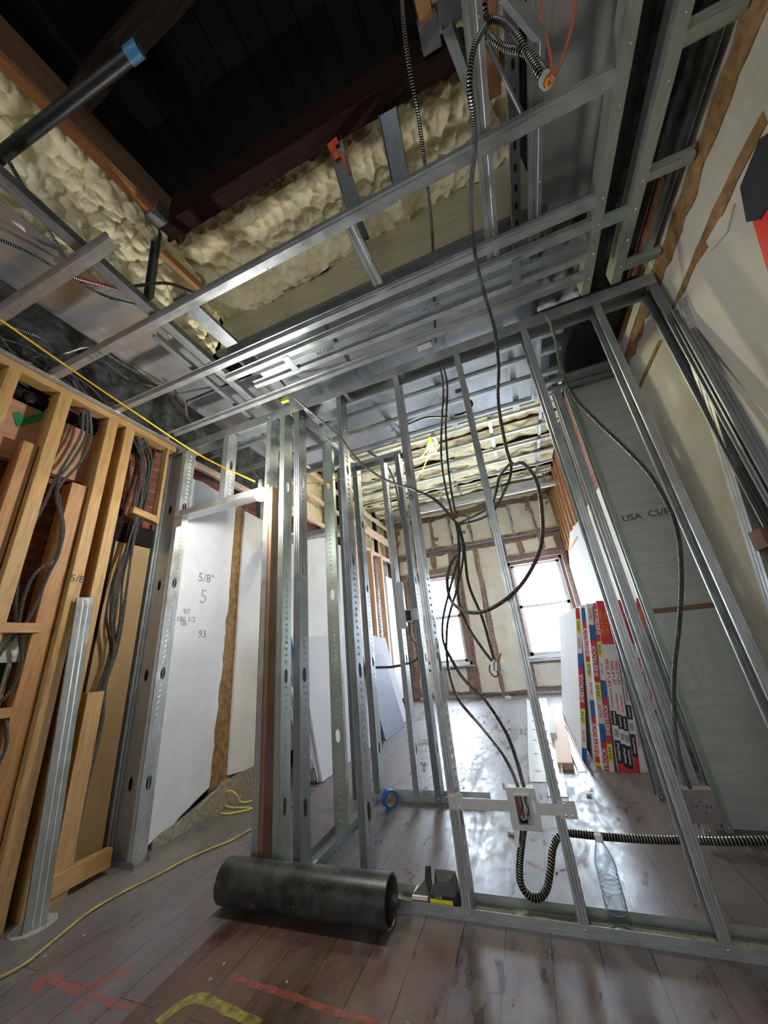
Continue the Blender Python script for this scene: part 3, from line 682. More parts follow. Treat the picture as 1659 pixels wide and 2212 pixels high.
# dark masonry and rods behind the ceiling at the sides
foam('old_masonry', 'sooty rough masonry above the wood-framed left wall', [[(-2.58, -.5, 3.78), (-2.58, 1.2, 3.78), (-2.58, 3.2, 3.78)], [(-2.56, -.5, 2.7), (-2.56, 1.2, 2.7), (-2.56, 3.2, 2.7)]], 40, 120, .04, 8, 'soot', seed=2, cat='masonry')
foam('old_masonry', 'grey crumbling masonry above the right end of the studs', [[(.48, 2.4, 3.3), (.8, 2.4, 3.3), (1.06, 2.4, 3.3)], [(.48, 1.40, 3.14), (.8, 1.40, 3.14), (1.06, 1.40, 3.14)]], 30, 30, .05, 9, 'insul', seed=4, cat='masonry')
# black pipe in the ceiling with a blue-taped end
a, b_ = at(-60, 385, z=3.02), at(300, 105, z=3.14)
root = thing('black_ceiling_pipe', a, 'black iron pipe crossing the upper left, blue tape on its open end', 'pipe')
mb = MB(); ax = (b_-a).normalized(); L = (b_-a).length
mb.lathe([(.019, 0), (.024, 0), (.024, L), (.019, L), (.019, L-.12)], a, ax, 20); mb.build('pipe_body', M['black'], root, True)
mb = MB(); mb.lathe([(.0245, L-.05), (.0262, L-.05), (.0262, L+.004), (.018, L+.004), (.018, L-.03)], a, ax, 20); mb.build('taped_end', M['bluecap'], root, True)
# ------------------------------------------------------------------ first room ceiling grid, z = 2.74
ZC = 2.74
def chp(lab, p, q, **k):
    L = q[0]-p[0]; root = hat('furring_channel', lab, p, q, screws=k.pop('screws', (.1, .3, .52, .74, .93)), **k)
    return root
c1 = chp('long channel nearest the camera, crossing the whole ceiling under the foam', (-2.40, .872, ZC), (.70, .870, ZC))
o = textmesh('5 7/8', .05, (-1.98, .868, ZC-.0012), (1, 0, 0), (0, -1, 0), M['ink'], 'marker_note', c1.children[0])
chp('channel second from the camera, just in front of the black gap', (-2.40, 1.246, ZC), (.70, 1.262, ZC))
c3 = chp('channel third from the camera, starting right of the foam', (-1.48, 1.362, ZC), (.70, 1.360, ZC))
chp('channel fourth from the camera with a short cross piece', (-1.36, 1.492, ZC), (.70, 1.512, ZC))
chp('channel fifth from the camera, last before the stud wall', (-2.40, 1.63, ZC), (.70, 1.63, ZC))
for i in range(1):
    mb = MB(); mb.prism((-1.25, 1.425, ZC-.003), (.70, 1.437, ZC-.003), [(-.022, 0), (.022, 0), (.022, .002), (-.022, .002)], (0, 0, 1))
    r_ = tag(mb.build('flat_strap', M['steel_dark']), 'flat steel strap with handwriting between third and fourth channel', 'metal strap')
    for s_, x in (('ACCESS', -.78), ('TANNIN', -.42), ('FILTER', -.10)):
        textmesh(s_, .035, (x, 1.431, ZC-.0036), (1, 0, 0), (0, -1, 0), M['ink'], 'marker_note', r_)
for i, (x, y0, y1) in enumerate([(-1.05, 1.36, 1.49), (.33, 1.36, 1.51)]):
    mb = MB(); mb.box((x, y0, ZC-.005), (x+.045, y1, ZC-.003)); tag(mb.build('cross_piece', M['steel_dark']), 'short flat cross piece joining the third and fourth channels, at their %s end' % ['left', 'right'][i], 'metal strap')
chp('cut-off channel in the upper left corner, ending over the foam', (-2.42, .520, ZC), (-1.30, .522, ZC), screws=(.2, .6, .9))
# two broad runners on the right
for i, (x, w) in enumerate([(.715, .042), (.865, .046)]):
    mb = MB(); mb.prism((x, -.35, ZC-.004), (x, 1.735, ZC-.004), sheetprof([(-w/2, .085), (-w/2, 0), (w/2, 0), (w/2, .085)], .0014), (0, 0, 1))
    root = thing('ceiling_runner', (x, -.35, ZC), 'wide pale runner going away on the right, %s of the pair' % ['left', 'right'][i], 'ceiling runner')
    mb.build('runner_body', M['steel_green'], root)
    for y in (.80, .95, 1.25, 1.36, 1.5, 1.64):
        sc = MB(); sc.lathe([(.0001, 0), (.005, .0008), (.004, .003), (.0001, .0042)], (x+.006, y, ZC-.005), (0, 0, -1), 8); sc.build('screw', M['screw'], root, True)
for i, y in enumerate((.86, 1.25, 1.66)):
    hat('short_channel', 'short channel between the right runner and the plaster wall, %s one' % ['nearest', 'middle', 'farthest'][i], (.885, y, ZC), (1.055, y, ZC), 'steel_green')
hat('short_channel', 'short channel bridging the two wide runners on the right', (.735, 1.375, ZC-.002), (.845, 1.375, ZC-.002), 'steel_green')
mb = MB(); mb.prism((1.045, -.6, 2.80), (1.045, 1.75, 2.80), sheetprof([(-.02, -.03), (-.02, .05), (.022, .05)], .002), (0, 0, 1)); tag(mb.build('wall_angle', M['steel_dark']), 'dark angle strip along the top of the right plaster wall', 'wall angle')
mb = MB(); mb.prism((.80, -.6, 2.88), (.80, 1.7, 2.88), [(-.03, -.03), (.03, -.03), (.03, .05), (-.03, .05)], (0, 0, 1)); tag(mb.build('runner_beam', M['black']), 'black bar between the two wide runners on the right', 'ceiling runner')
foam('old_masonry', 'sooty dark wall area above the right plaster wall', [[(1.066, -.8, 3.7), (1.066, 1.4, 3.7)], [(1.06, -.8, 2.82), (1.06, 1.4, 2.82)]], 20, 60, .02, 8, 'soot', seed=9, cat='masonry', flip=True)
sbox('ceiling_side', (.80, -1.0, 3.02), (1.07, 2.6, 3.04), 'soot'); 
# carriers running away above the channels
def runner(lab, a, b_, w=.05, h=.03, mat='steel', nm='carrier_channel', up=(0, 0, 1), rev=False):
    mb = MB(); pr = sheetprof([(-w/2, h), (-w/2, 0), (-w*.2, 0), (-w*.15, .003), (w*.15, .003), (w*.2, 0), (w/2, 0), (w/2, h)], .0014)
    mb.prism(a, b_, pr, up); root = thing(nm, a, lab, 'ceiling carrier'); mb.build('carrier_body', M[mat], root)
    for k in (.2, .5, .8):
        sc = MB(); p = V(a).lerp(V(b_), k)+V((w*.3, 0, -.001)); sc.lathe([(.0001, 0), (.005, .0008), (.004, .003), (.0001, .0042)], p, (0, 0, -1), 8); sc.build('screw', M['screw'], root, True)
    return root
Z2 = ZC+.026
runner('carrier going away just right of the foam, behind the twisted cable', (.258, -.25, Z2), (.252, 1.38, Z2), .055, .03)
runner('carrier going away beside the dull grey sheet, right of the slotted bar', (.435, -.25, Z2), (.448, 1.42, Z2), .05, .03, 'steel_dark')
runner('long carrier going away on the left, under the edge of the foam', (-1.455, -.45, Z2), (-1.50, 1.70, Z2), .05, .04, 'steel_dark')
runner('second left carrier, ending at the doorway header', (-1.62, .95, Z2+.02), (-1.70, 2.6, Z2+.02), .03, .03, 'steel_dark')
runner('carrier in the middle marked with handwriting', at(752, 480, z=Z2+.01), at(830, 640, z=Z2+.01), .05, .03, 'steel')
# slotted bar
a, b_ = V((.385, .55, 2.86)), V((.385, 1.62, 2.86)); root = thing('slotted_bar', a, 'dark slotted bar going away between two carriers on the right', 'slotted bar')
mb = MB(); mb.prism(a, b_, sheetprof([(-.02, .03), (-.02, 0), (.02, 0), (.02, .03)], .0014), (0, 0, 1)); mb.build('bar_body', M['steel_dark'], root)
for k in range(14):
    mb = MB(); c = a.lerp(b_, (k+.5)/14); mb.prism(c-V((0, .014, .0012)), c+V((0, .014, -.0012)), [(-.006, 0), (.006, 0), (.006, .001), (-.006, .001)], (0, 0, 1)); mb.build('slot', M['black'], root)
# straps and hangers
def strap(lab, p, q, w, mat, nm='hanging_strap', up=(0, -1, .2), ch=None):
    mb = MB(); mb.prism(p, q, sheetprof([(-w/2, .02), (-w/2, 0), (w/2, 0), (w/2, .02)], .0014), up)
    return tag(mb.build(nm, M[mat]), lab, 'metal strap')
s1 = strap('bent hanging strap sprayed orange, below the header beam', at(714, 272, y=.84), at(766, 450, y=.98), .075, 'steel', up=(0, -.6, -1))
mb = MB(); p0, p1 = at(714, 272, y=.84), at(766, 450, y=.98)
t_ = (p1-p0).normalized(); sd_ = t_.cross(V((0, -.6, -1))).normalized(); u_ = sd_.cross(t_); Ls = (p1-p0).length
for (a_, b2, w0, w1, o0, o1) in ((.02, .30, .5, .34, .18, -.12), (.22, .44, .45, .40, .30, .10), (.42, .66, .22, .08, -.28, -.36)):
    q_ = [p0+t_*Ls*a_+sd_*.075*(o0-w0/2), p0+t_*Ls*a_+sd_*.075*(o0+w0/2), p0+t_*Ls*b2+sd_*.075*(o1+w1/2), p0+t_*Ls*b2+sd_*.075*(o1-w1/2)]
    mb.face([v+u_*.022 for v in q_]); mb.face([v-u_*.0015 for v in q_])
mb.build('orange_spray', M['orangepaint'], s1)
strap('narrow lower strap continuing the orange strap to the channels', at(748, 420, y=1.0), at(790, 520, z=2.8), .04, 'steel_dark')
strap('dark wide strap over the foam right of the orange strap', at(838, 240, y=.86), at(868, 400, y=1.08), .09, 'steel_blk')
strap('vertical hanger from the end of the orange beam to the left carrier', at(345, 488, y=.80), at(324, 650, z=2.79), .05, 'steel_blk')
lumber('wood_strip', 'pinkish wood strip edge bedded in the foam, right of the black hanger', at(350, 545, z=3.18), at(452, 640, z=3.10), .03, .05, (0, 0, 1), 'fir', cat='wood strip')
strap('wide patterned strap lying over the channels, right of the left foam', at(385, 640, z=2.80), at(560, 800, z=2.80), .085, 'steel_dark', 'patterned_strap', up=(0, 0, 1))
strap('slanting brace near the top edge, right of the orange joist', at(965, 60, y=.62), at(1020, 210, y=.86), .04, 'steel_dark')
strap('flat plate at the top edge beside the orange joist', at(945, 15, z=3.2), at(1010, -15, z=3.2), .10, 'steel_dark', up=(0, 0, 1))
strap('slanting dark brace at the top edge, right of the cable coil', at(1085, 0, y=.45), at(1160, 90, y=.55), .05, 'steel_dark')
mb = MB(); mb.tube([at(1048, 85, y=.62), at(1128, 245, y=.86)], .008, 8); tag(mb.build('threaded_rod', M['steel_dark'], None, True), 'thin slanting rod behind the cable coil', 'rod')
# closet ceiling channels behind the stud wall
for i, (y, z) in enumerate(((1.95, ZC), (2.11, ZC), (2.33, ZC), (2.60, ZC))):
    hat('furring_channel', 'shiny channel behind the stud wall, %s row beyond it' % 'first second third fourth'.split()[i], (-1.22, y, z), (.62, y, z), 'steel')
for i, (y,) in enumerate(((2.02,), (2.36,), (2.7,))):
    hat('furring_channel', 'dull channel over the doorway hall on the left, %s row' % 'first second third'.split()[i], (-2.40, y, ZC), (-1.36, y, ZC), 'steel_dark')
for i, x in enumerate((-1.75, -.70, -.22, .30)):
    runner('short carrier above the shiny channels behind the studs, %s from the left' % 'first second third fourth'.split()[i], (x, 1.9, Z2), (x+.03, 2.72, Z2), .045, .03, 'steel')
for i, x in enumerate((.62, .70)):
    pass
# black sooty lid above the right shaft
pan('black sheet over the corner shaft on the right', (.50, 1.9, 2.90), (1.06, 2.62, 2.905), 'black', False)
hat('furring_channel', 'channel closing the top of the right shaft, in front of the grey sheets', (.45, 2.45, ZC), (1.05, 2.45, ZC), 'steel_dark')
runner('flat pale carrier at the left end of the right shaft', (.46, 1.87, ZC), (.47, 2.6, ZC), .06, .02, 'steel')
hat('furring_channel', 'second channel at the top of the right shaft, close to the first', (.45, 2.56, ZC), (1.05, 2.56, ZC), 'steel_dark')
# ------------------------------------------------------------------ the steel stud wall, y = 1.77 .. 1.862
Y0, DP, ZT_ = 1.77, .092, 2.73
UX, UY, UZ = (1, 0, 0), (0, 1, 0), (0, 0, 1)
track('bottom_track', 'floor track of the steel stud wall, running to the right edge', (-1.25, Y0+.046, .001), (1.05, Y0+.046, .001), UZ, .098, .036, 'steel', screws=5)
mb = MB(); mb.box((-1.2, Y0+.004, .002), (1.04, Y0+.088, .004)); tag(mb.build('dust_layer', M['concrete']), 'dusty plaster dirt lying inside the floor track', 'dust', kind='stuff')
track('top_track', 'long top track of the steel stud wall, from the doorway to the plaster wall', (-2.50, Y0+.046, ZT_+.02), (1.05, Y0+.046, ZT_+.02), (0, 0, -1), .098, .075, 'steel', screws=12)
def stud(lab, x, w=.034, z0=.004, z1=ZT_, mat='steel', y=Y0, d=DP, **k):
    return steel_stud('steel_stud', lab, (x, y, z0), (x, y, z1), UX, UY, w, d, mat, **k)
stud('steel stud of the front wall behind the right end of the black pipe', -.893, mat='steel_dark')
st = stud('steel stud of the front wall standing beside the small black box', -.462)
textmesh('GRICC', .035, (-.446, Y0-.0012, 1.82), (0, 0, 1), (-1, 0, 0), M['ink'], 'marker_note', st)
stud('steel stud of the front wall just left of the water bottle', -.05, mat='steel')
stud('steel stud of the front wall just right of the water bottle', .355, mat='steel')
stud('steel stud of the front wall, second from the right plaster wall', .742, mat='steel')
stud('dark steel stud of the front wall fixed against the right plaster wall', 1.01, .04, mat='steel_dark', holes=0)
# trimmer group behind the left end of the black pipe
s_ = stud('left post of the three posts at the doorway, wood inside', -1.487, .04, z0=.0)
lumber('wood_insert', None, (-1.440, Y0+.05, .03), (-1.440, Y0+.05, 2.12), .03, .085, UY, 'brownwood', parent=s_)
stud('middle post of the three posts at the doorway', -1.362, .036, mat='steel_green')
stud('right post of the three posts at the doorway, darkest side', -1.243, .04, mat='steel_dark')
# doorway left part
stud('short cripple stud over the door header', -1.905, .05, z0=2.13, z1=ZT_, holes=.4, off=.3)
r_ = thing('door_header', (-2.27, Y0, 2.05), 'steel header over the doorway, bulb hanging at its right end', 'door header')
mb = MB(); mb.prism((-2.29, Y0+.046, 2.09), (-1.49, Y0+.046, 2.09), sheetprof([(-.049, .045), (-.049, 0), (.049, 0), (.049, .045)], .0014), UZ); mb.build('header_body', M['steel'], r_)
mb = MB(); mb.prism((-2.292, Y0-.004, 2.09), (-2.292, Y0-.004, 2.0), [(-.04, -.001), (.045, -.001), (.045, .001), (-.04, .001)], UY); mb.build('clip', M['steel'], r_)
steel_stud('steel_stud', 'broad steel post in the corner where the wood framing ends', (-2.50, Y0+.01, 0), (-2.50, Y0+.01, ZT_), (0, 1, 0), (1, 0, 0), .012, .15, 'steel', off=.38)
stud('left door jamb post, bright holes in its side', -2.345, .04, z0=.003, off=.38)
mb = MB(); mb.prism((-2.51, Y0-.005, 0), (-2.51, Y0-.005, ZT_), sheetprof([(0, .03), (0, 0), (.055, 0)], .0014), UY); tag(mb.build('corner_angle', M['steel']), 'steel angle covering the edge between wood frame and corner post', 'corner angle')
track('short_track', 'short floor plate under the left door jamb', (-2.50, Y0+.046, .001), (-2.28, Y0+.046, .001), UZ, .098, .03, 'steel_dark', screws=1)
# partition running away from the doorway posts
track('bottom_track', 'floor track running away behind the black pipe', (-1.275, 1.87, .001), (-1.275, 2.76, .001), UZ, .098, .036, 'steel_dark', screws=3)
track('top_track', 'top track running away from the three posts', (-1.275, 1.87, ZT_+.02), (-1.275, 2.76, ZT_+.02), (0, 0, -1), .098, .06, 'steel', screws=3)
steel_stud('steel_stud', 'greenish broad stud seen flat-on between the posts and the corner', (-1.321, 2.30+.034, .003), (-1.321, 2.30+.034, ZT_), (0, -1, 0), (1, 0, 0), .034, .092, 'steel_green', off=.5, holes=.9)
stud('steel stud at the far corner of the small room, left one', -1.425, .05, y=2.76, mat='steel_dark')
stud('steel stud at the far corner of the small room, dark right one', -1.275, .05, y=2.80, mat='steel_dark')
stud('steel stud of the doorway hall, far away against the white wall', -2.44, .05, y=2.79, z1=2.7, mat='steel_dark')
track('hall_header', 'steel header crossing the hall beyond the doorway', (-2.36, 2.84, 2.09), (-1.43, 2.84, 2.09), (0, 0, 1), .098, .05, 'steel', screws=1, cat='door header')
track('bottom_track', 'floor track of the back partition beside the blue tape roll', (-1.30, 2.83, .001), (-.46, 2.83, .001), UZ, .098, .036, 'steel', screws=3)
track('top_track', 'top track of the back partition', (-1.42, 2.83, ZT_+.02), (-.74, 2.83, ZT_+.02), (0, 0, -1), .098, .04, 'steel', screws=4)
s_b = stud('back partition stud carrying the small junction box', -.965, .04, y=2.78, mat='steel')
stud('back partition stud, dark, hidden beside the marked stud', -.815, .045, y=2.78, mat='steel_dark')
mb = MB(); mb.box((-.935, 2.76, 1.13), (-.875, 2.80, 1.50)); pl_ = tag(mb.build('nail_plate', M['bracket']), 'bright nail plate on the back partition stud', 'nail plate')
# corner posts of the right shaft
def lean(lab, a, b_, sd, dp, w=.035, d=.092, mat='steel', **k): return steel_stud('steel_stud', lab, a, b_, sd, dp, w, d, mat, **k)
lean('outer corner post of the right shaft, next to the label-edged boards', (.60, 2.56, .0), (.60, 2.56, 2.9), UX, UY, .05, .092, 'steel', off=.4)
lean('inner corner post of the right shaft, edge lit white', (.70, 2.60, .0), (.70, 2.60, 2.9), UX, UY, .035, .06, 'steel_green', off=.5)
mb = MB(); mb.tube([(.64, 3.0, .5), (.60, 2.98, 2.6)], .022, 12); tag(mb.build('black_pipe', M['black'], None, True), 'dark upright pipe beyond the shaft corner post', 'pipe')
lean('loose stud leaning behind the shaft corner', (.52, 2.95, .0), (.66, 2.95, 2.7), UX, UY, .035, .09, 'steel_dark')
# grey steel sheets closing the shaft
zs = [0, .30, .62, 1.03, 1.07, 1.32, 1.62, 1.92, 2.22, 2.5, 2.72, 2.9]
for i in range(len(zs)-1):
    if i == 3: continue
    mb = MB(); mb.box((.735, 2.64+.0015*(i % 2), zs[i]), (1.068, 2.643+.0015*(i % 2), zs[i+1]+.01)); o = tag(mb.build('shaft_sheet', M['shaft']), 'grey steel sheet of the right shaft, %s from the floor' % 'lowest second third x fourth fifth sixth seventh eighth ninth topmost'.split()[i], 'metal panel')
    if i == 6: textmesh('USA  CS/8', .062, (.895, 2.637, 1.655), (1, 0, 0), (0, 0, 1), M['ink'], 'stamped_mark', o)
mb = MB(); mb.box((.735, 2.645, 1.03), (1.068, 2.655, 1.07)); tag(mb.build('joint_strip', M['brownwood']), 'brown joint strip across the grey shaft sheets', 'strip')
# loose studs leaning on the plaster wall
lean('long dark stud leaning on the right plaster wall, nearest the stud wall', (.83, 1.42, .0), (1.03, 1.74, 2.45), UX, (0, 1, 0), .05, .035, 'steel_dark', holes=0)
p1 = at(1455, 672, x=1.045); p2 = at(1659, 1330, x=.99)
lean('twisted stud leaning on the plaster wall under the torn seam', p2+(p2-p1)*.9, p1, (0, -1, 0), (1, 0, 0), .075, .035, 'steel', holes=0)
p1 = at(1520, 790, x=1.045); p2 = at(1655, 1075, x=1.03)
lean('thin bright stud leaning on the plaster wall, rightmost', p2+(p2-p1)*1.2, p1, (0, -1, 0), (1, 0, 0), .03, .02, 'steel', holes=0)
p = at(1648, 1160, x=1.0)
mb = MB(); mb.box((p.x-.03, p.y-.06, p.z-.05), (p.x+.03, p.y+.025, p.z+.03)); tag(mb.build('wood_offcut', M['brownwood']), 'small brown block at the right edge of the picture', 'wood block')
# red and black level at the right edge
a, b_ = at(1665, 330, x=.93), at(1720, 720, x=.93)
root = thing('spirit_level', a, 'red tool with black end cap at the right edge of the picture', 'tool')
q = [at(1640, 300, x=.93), at(1598, 405, x=.93), at(1612, 480, x=.93), at(1640, 475, x=.93), at(1700, 380, x=.93), at(1700, 260, x=.93)]
mb = MB(); mb.face(q); mb.face([v+V((.06, 0, 0)) for v in q][::-1])
for i in range(6): mb.face([q[i], q[i]+V((.06, 0, 0)), q[(i+1) % 6]+V((.06, 0, 0)), q[(i+1) % 6]])
mb.build('end_cap', M['blackcard'], root)
q = [at(1626, 480, x=.935), at(1646, 430, x=.935), at(1700, 380, x=.935), at(1760, 700, x=.935), at(1668, 620, x=.935)]
mb = MB(); mb.face(q); mb.face([v+V((.05, 0, 0)) for v in q][::-1])
for i in range(5): mb.face([q[i], q[i]+V((.05, 0, 0)), q[(i+1) % 5]+V((.05, 0, 0)), q[(i+1) % 5]])
mb.build('level_body', M['redpaint'], root)
# ------------------------------------------------------------------ wood-framed left wall
XW = -2.40
lumber('top_plate', 'new wood top plate along the left wall', (XW-.045, .0, 2.71), (XW-.045, Y0-.02, 2.71), .09, .045, UZ, 'pine', cat='wood plate')
track('ceiling_track', 'grooved steel track on top of the left wood wall', (XW-.03, -.2, 2.735), (XW-.03, Y0, 2.735), (0, 0, 1), .06, .025, 'steel_dark', screws=3)
mb = MB(); mb.box((XW+.0, -.2, 2.735), (XW+.035, Y0, 2.742)); tag(mb.build('track_lip', M['steel']), 'bright lip of track just above the wood plate', 'metal track')
ys = [(.42, .06), (.69, .055), (.935, .065), (1.225, .064), (1.345, .062)]
nm5 = ['new wood stud at the left edge of the picture', 'new wood stud left of the green tick mark', 'new wood stud right of the green tick mark', 'new wood stud marked 5/8, left of the leaning steel stud', 'new wood stud just right of the leaning steel stud']
for i, (y, w) in enumerate(ys):
    mb_l = nm5[i]
    o = lumber('wood_stud', mb_l, (XW-.06, y+w/2, .0), (XW-.06, y+w/2, 2.688), w, .12, (1, 0, 0), 'pine' if i != 9 else 'fir')
    if i == 3: textmesh('5/8', .06, (XW+.001, y+w/2, 1.55), UY, UZ, M['ink'], 'marker_note', o)
for i, (y, w, zt) in enumerate([(1.13, .092, 2.15), (.86, .07, 2.3), (.60, .07, 2.2)]):
    lumber('old_stud', 'reddish old stud behind the new wood framing, %s from the steel corner' % 'first second third'.split()[i], (XW-.09, y+w/2, .0), (XW-.09, y+w/2, zt), w*.95, .10, (1, 0, 0), 'fir')
lumber('edge_strip', 'thin yellow wood edge against the steel corner post', (XW-.03, 1.685, 2.03), (XW-.03, 1.685, 2.70), .02, .06, (1, 0, 0), 'pine')
lumber('blocking', 'short wood block across the cable bundle beside the corner post', (XW-.03, 1.50, 2.08), (XW-.03, 1.68, 2.06), .06, .05, UZ, 'pine', cat='wood block')
lumber('blocking', 'wood block above the grey electrical box on the left', (XW-.04, .55, 1.27), (XW-.04, 1.14, 1.27), .10, .05, UZ, 'fir', cat='wood block')
lumber('blocking', 'wood block below the grey electrical box on the left', (XW-.06, .75, .88), (XW-.06, 1.12, .88), .10, .045, UZ, 'fir', cat='wood block')
lumber('bottom_plate', 'wood floor plate between wood stud and corner post', (XW-.02, 1.40, .075), (XW-.02, 1.72, .07), .05, .085, UZ, 'pine', cat='wood plate')
lumber('stub', 'short sawn stud standing beside the leaning steel stud', (XW-.05, 1.49, .0), (XW-.05, 1.49, .92), .09, .08, (1, 0, 0), 'pine')
mb = MB(); mb.box((-2.56, 1.50, .02), (-2.525, 1.75, 1.87)); tag(mb.build('tan_board', M['tan']), 'tan board behind the cable bundle beside the corner post', 'board')
mb = MB(); mb.box((-2.57, -.2, 2.20), (-2.52, 1.33, 2.575)); hb = tag(mb.build('header_board', M['ply']), 'pink-brown header board with a green tick behind the wood studs', 'board')
q = [at(*p_, x=-2.518) for p_ in ((28, 893), (42, 890), (52, 904), (98, 888), (100, 906), (36, 922))]
mb = MB(); mb.face(q); mb.face([v+V((.002, 0, 0)) for v in q]); mb.build('green_tick', M['green'], hb)
q = at(62, 862, x=-2.51); mb = MB(); mb.lathe([(.0001, 0), (.03, 0), (.03, .02), (.02, .03), (.0001, .03)], q, (1, 0, 0), 14); mb.build('knob', M['black'], hb, True)
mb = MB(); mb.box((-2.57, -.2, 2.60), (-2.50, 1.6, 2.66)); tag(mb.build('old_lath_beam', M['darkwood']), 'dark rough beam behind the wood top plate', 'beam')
mb = MB(); mb.box((-2.585, 1.30, .0), (-2.56, 1.36, 2.3)); tag(mb.build('dark_strip', M['redwood']), 'dark red strip behind the wood studs', 'wood post')
mb = MB(); mb.box((-2.585, 1.45, .9), (-2.53, 1.51, 2.15)); tag(mb.build('dark_strip', M['darkwood']), 'dark strip standing in for the gap left of the tan board', 'wood post')  # dark strip put in to stand for the dark, shaded gap here
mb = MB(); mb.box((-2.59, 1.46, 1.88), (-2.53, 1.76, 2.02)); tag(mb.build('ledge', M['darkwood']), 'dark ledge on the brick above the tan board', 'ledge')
# leaning bright steel stud
a, b_ = at(48, 2024, z=.0), at(168, 1290, x=-2.37)
steel_stud('steel_stud', 'shiny loose steel stud leaning on the wood wall at the lower left', a, b_, (.35, .94, 0), (-.94, .35, 0), .075, .035, 'steel', holes=0)
mb = MB(); p = at(72, 2000, z=.0); mb.lathe([(.0001, .0), (.085, .0), (.08, .004), (.0001, .006)], p, UZ, 9); tag(mb.build('plastic_sheet', M['concrete']), 'crumpled dusty wrapper under the leaning stud', 'wrapper')
# electrical box lower left, green plaster patch
r_ = thing('electrical_box', at(18, 1410, x=-2.50), 'grey steel electrical box between the left wood studs', 'electrical box')
c = at(18, 1400, x=-2.50); mb = MB(); mb.box((c.x-.05, c.y-.06, c.z-.07), (c.x+.02, c.y+.06, c.z+.07)); mb.build('box_body', M['boxsteel'], r_)
mb = MB(); mb.tube([c+V((0, .02, -.07)), c+V((0, .02, -.32))], .012, 10); mb.build('conduit', M['boxsteel'], r_, True)
mb = MB(); mb.lathe([(.0001, 0), (.014, 0), (.014, .002), (.0001, .003)], c+V((.02, .02, -.03)), (1, 0, 0), 12); mb.build('knockout', M['bracket'], r_, True)
skin('green_patch', [yz(0, 1395, -2.595), yz(55, 1385, -2.595)+(1,), yz(50, 1440, -2.595)+(1,), yz(25, 1500, -2.595), yz(0, 1505, -2.595)], 'x', -2.6, .012, 'green', .02, None, False)
bpy.data.objects['green_patch'].name = 'paint_patch'; tag(bpy.data.objects['paint_patch'], 'green painted plaster patch behind the grey box', 'plaster patch')
# ------------------------------------------------------------------ far left timber (hall and far room)
def lp(lab, y0, y1, z, h=.045, w=.04, x=-2.40, mat='palewood'): 
    return lumber('wall_plate', lab, (x, y0, z), (x, y1, z), w, h, UZ, mat, cat='wood plate')
lp('long wood plate above the white hall wall, nearest the corner post', 1.9, 3.4, 2.66, .06)
for i, (y0, y1, z) in enumerate([(3.4, 7.3, 3.45), (3.2, 7.3, 3.08), (3.0, 7.3, 2.72)]):
    lp('pale wood plate on the far left wall, %s' % ['topmost', 'middle one', 'lowest'][i], y0, y1, z, .06)
lp('red-stained short plate on the far left wall near the windows', 5.6, 7.2, 3.12, .07, .05, -2.36, 'palewood')
foam('spray_foam', 'yellowish foam in the upper part of the far left wall', [[(-2.56, 3.4, 3.7), (-2.56, 7.4, 3.7)], [(-2.56, 3.4, 2.75), (-2.56, 7.4, 2.75)]], 40, 160, .05, 5, 'foam', seed=11)
for i, y in enumerate((3.6, 4.3, 4.75, 5.6, 6.3, 6.95)):
    lumber('wall_stud', 'dark stud between the far left wall plates, %s from the camera' % 'first second third fourth fifth sixth'.split()[i], (-2.45, y, 2.7), (-2.45, y, 3.7), .09, .05, (1, 0, 0), 'brownwood' if i % 2 else 'redwood')
for i, y in enumerate((5.15, 5.45, 5.80, 6.3)):
    lumber('wall_stud', 'orange wood stud on the far left wall beyond the grey boards, %s one' % 'first second third fourth'.split()[i], (-2.40, y, .0), (-2.40, y, 2.70), .075, .09, (1, 0, 0), 'fir' if i in (1,) else 'palewood')
mb = MB()
for k in range(50): z = .3+k*.048; mb.box((-2.50, 5.9, z), (-2.49, 6.9, z+.03))
tag(mb.build('wood_lath', M['brownwood']), 'close-set old laths on the far left wall', 'lath', kind='stuff')
mb = MB(); mb.box((-2.52, 5.85, .2), (-2.505, 7.0, 2.7)); tag(mb.build('lath_backing', M['wplaster']), 'white plaster showing between the old laths', 'plaster')
mb = MB(); mb.box((-2.47, 6.55, .1), (-2.40, 6.95, 2.35)); tag(mb.build('white_panel', M['wplaster']), 'white upright panel right of the laths on the far left wall', 'panel')
for i, (x, y) in enumerate([(-2.22, 7.30), (-2.10, 7.33)]):
    mb = MB(); mb.tube([(x, y, .5), (x, y, 2.30)], .045 if i == 0 else .03, 14); tag(mb.build('riser_pipe', M['casing'], None, True), ['thick brown pipe rising left of the far left window', 'thinner pipe beside the left far window'][i], 'pipe')
# orange string on hall wall
cable('hanging_wire', 'thin orange wire hanging on the white hall wall', [at(*p_, x=-2.40) for p_ in ((690, 1165), (692, 1220), (693, 1290), (695, 1332), (704, 1338))], .008, 'paper_string', cat='wire')
cable('hanging_wire', 'thin yellow wire below the orange wire on the hall wall', [at(*p_, x=-2.40) for p_ in ((709, 1329), (700, 1335), (690, 1350), (682, 1372))], .006, 'yellow', cat='wire')
for s_, pz, sz in (('5/8"', (446, 1250), .10), ('97', (403, 1322), .06), ('186 1/2', (402, 1338), .055), ('06', (398, 1347), .05), ('5', (440, 1290), .16), ('93', (437, 1370), .08)):
    o = textmesh(s_, sz, at(*pz, x=-2.378), UY, UZ, M['pencil'] if sz < .11 else M['boxsteel'], 'pencil_note'); tag(o, 'pencilled note on the white hall wall, reading ' + {'5/8"': 'five eighths of an inch', '97': 'ninety-seven', '186 1/2': 'one hundred eighty-six and a half', '06': 'zero six', '5': 'a single large pale five', '93': 'ninety-three, lowest of all'}[s_], 'pencil mark')
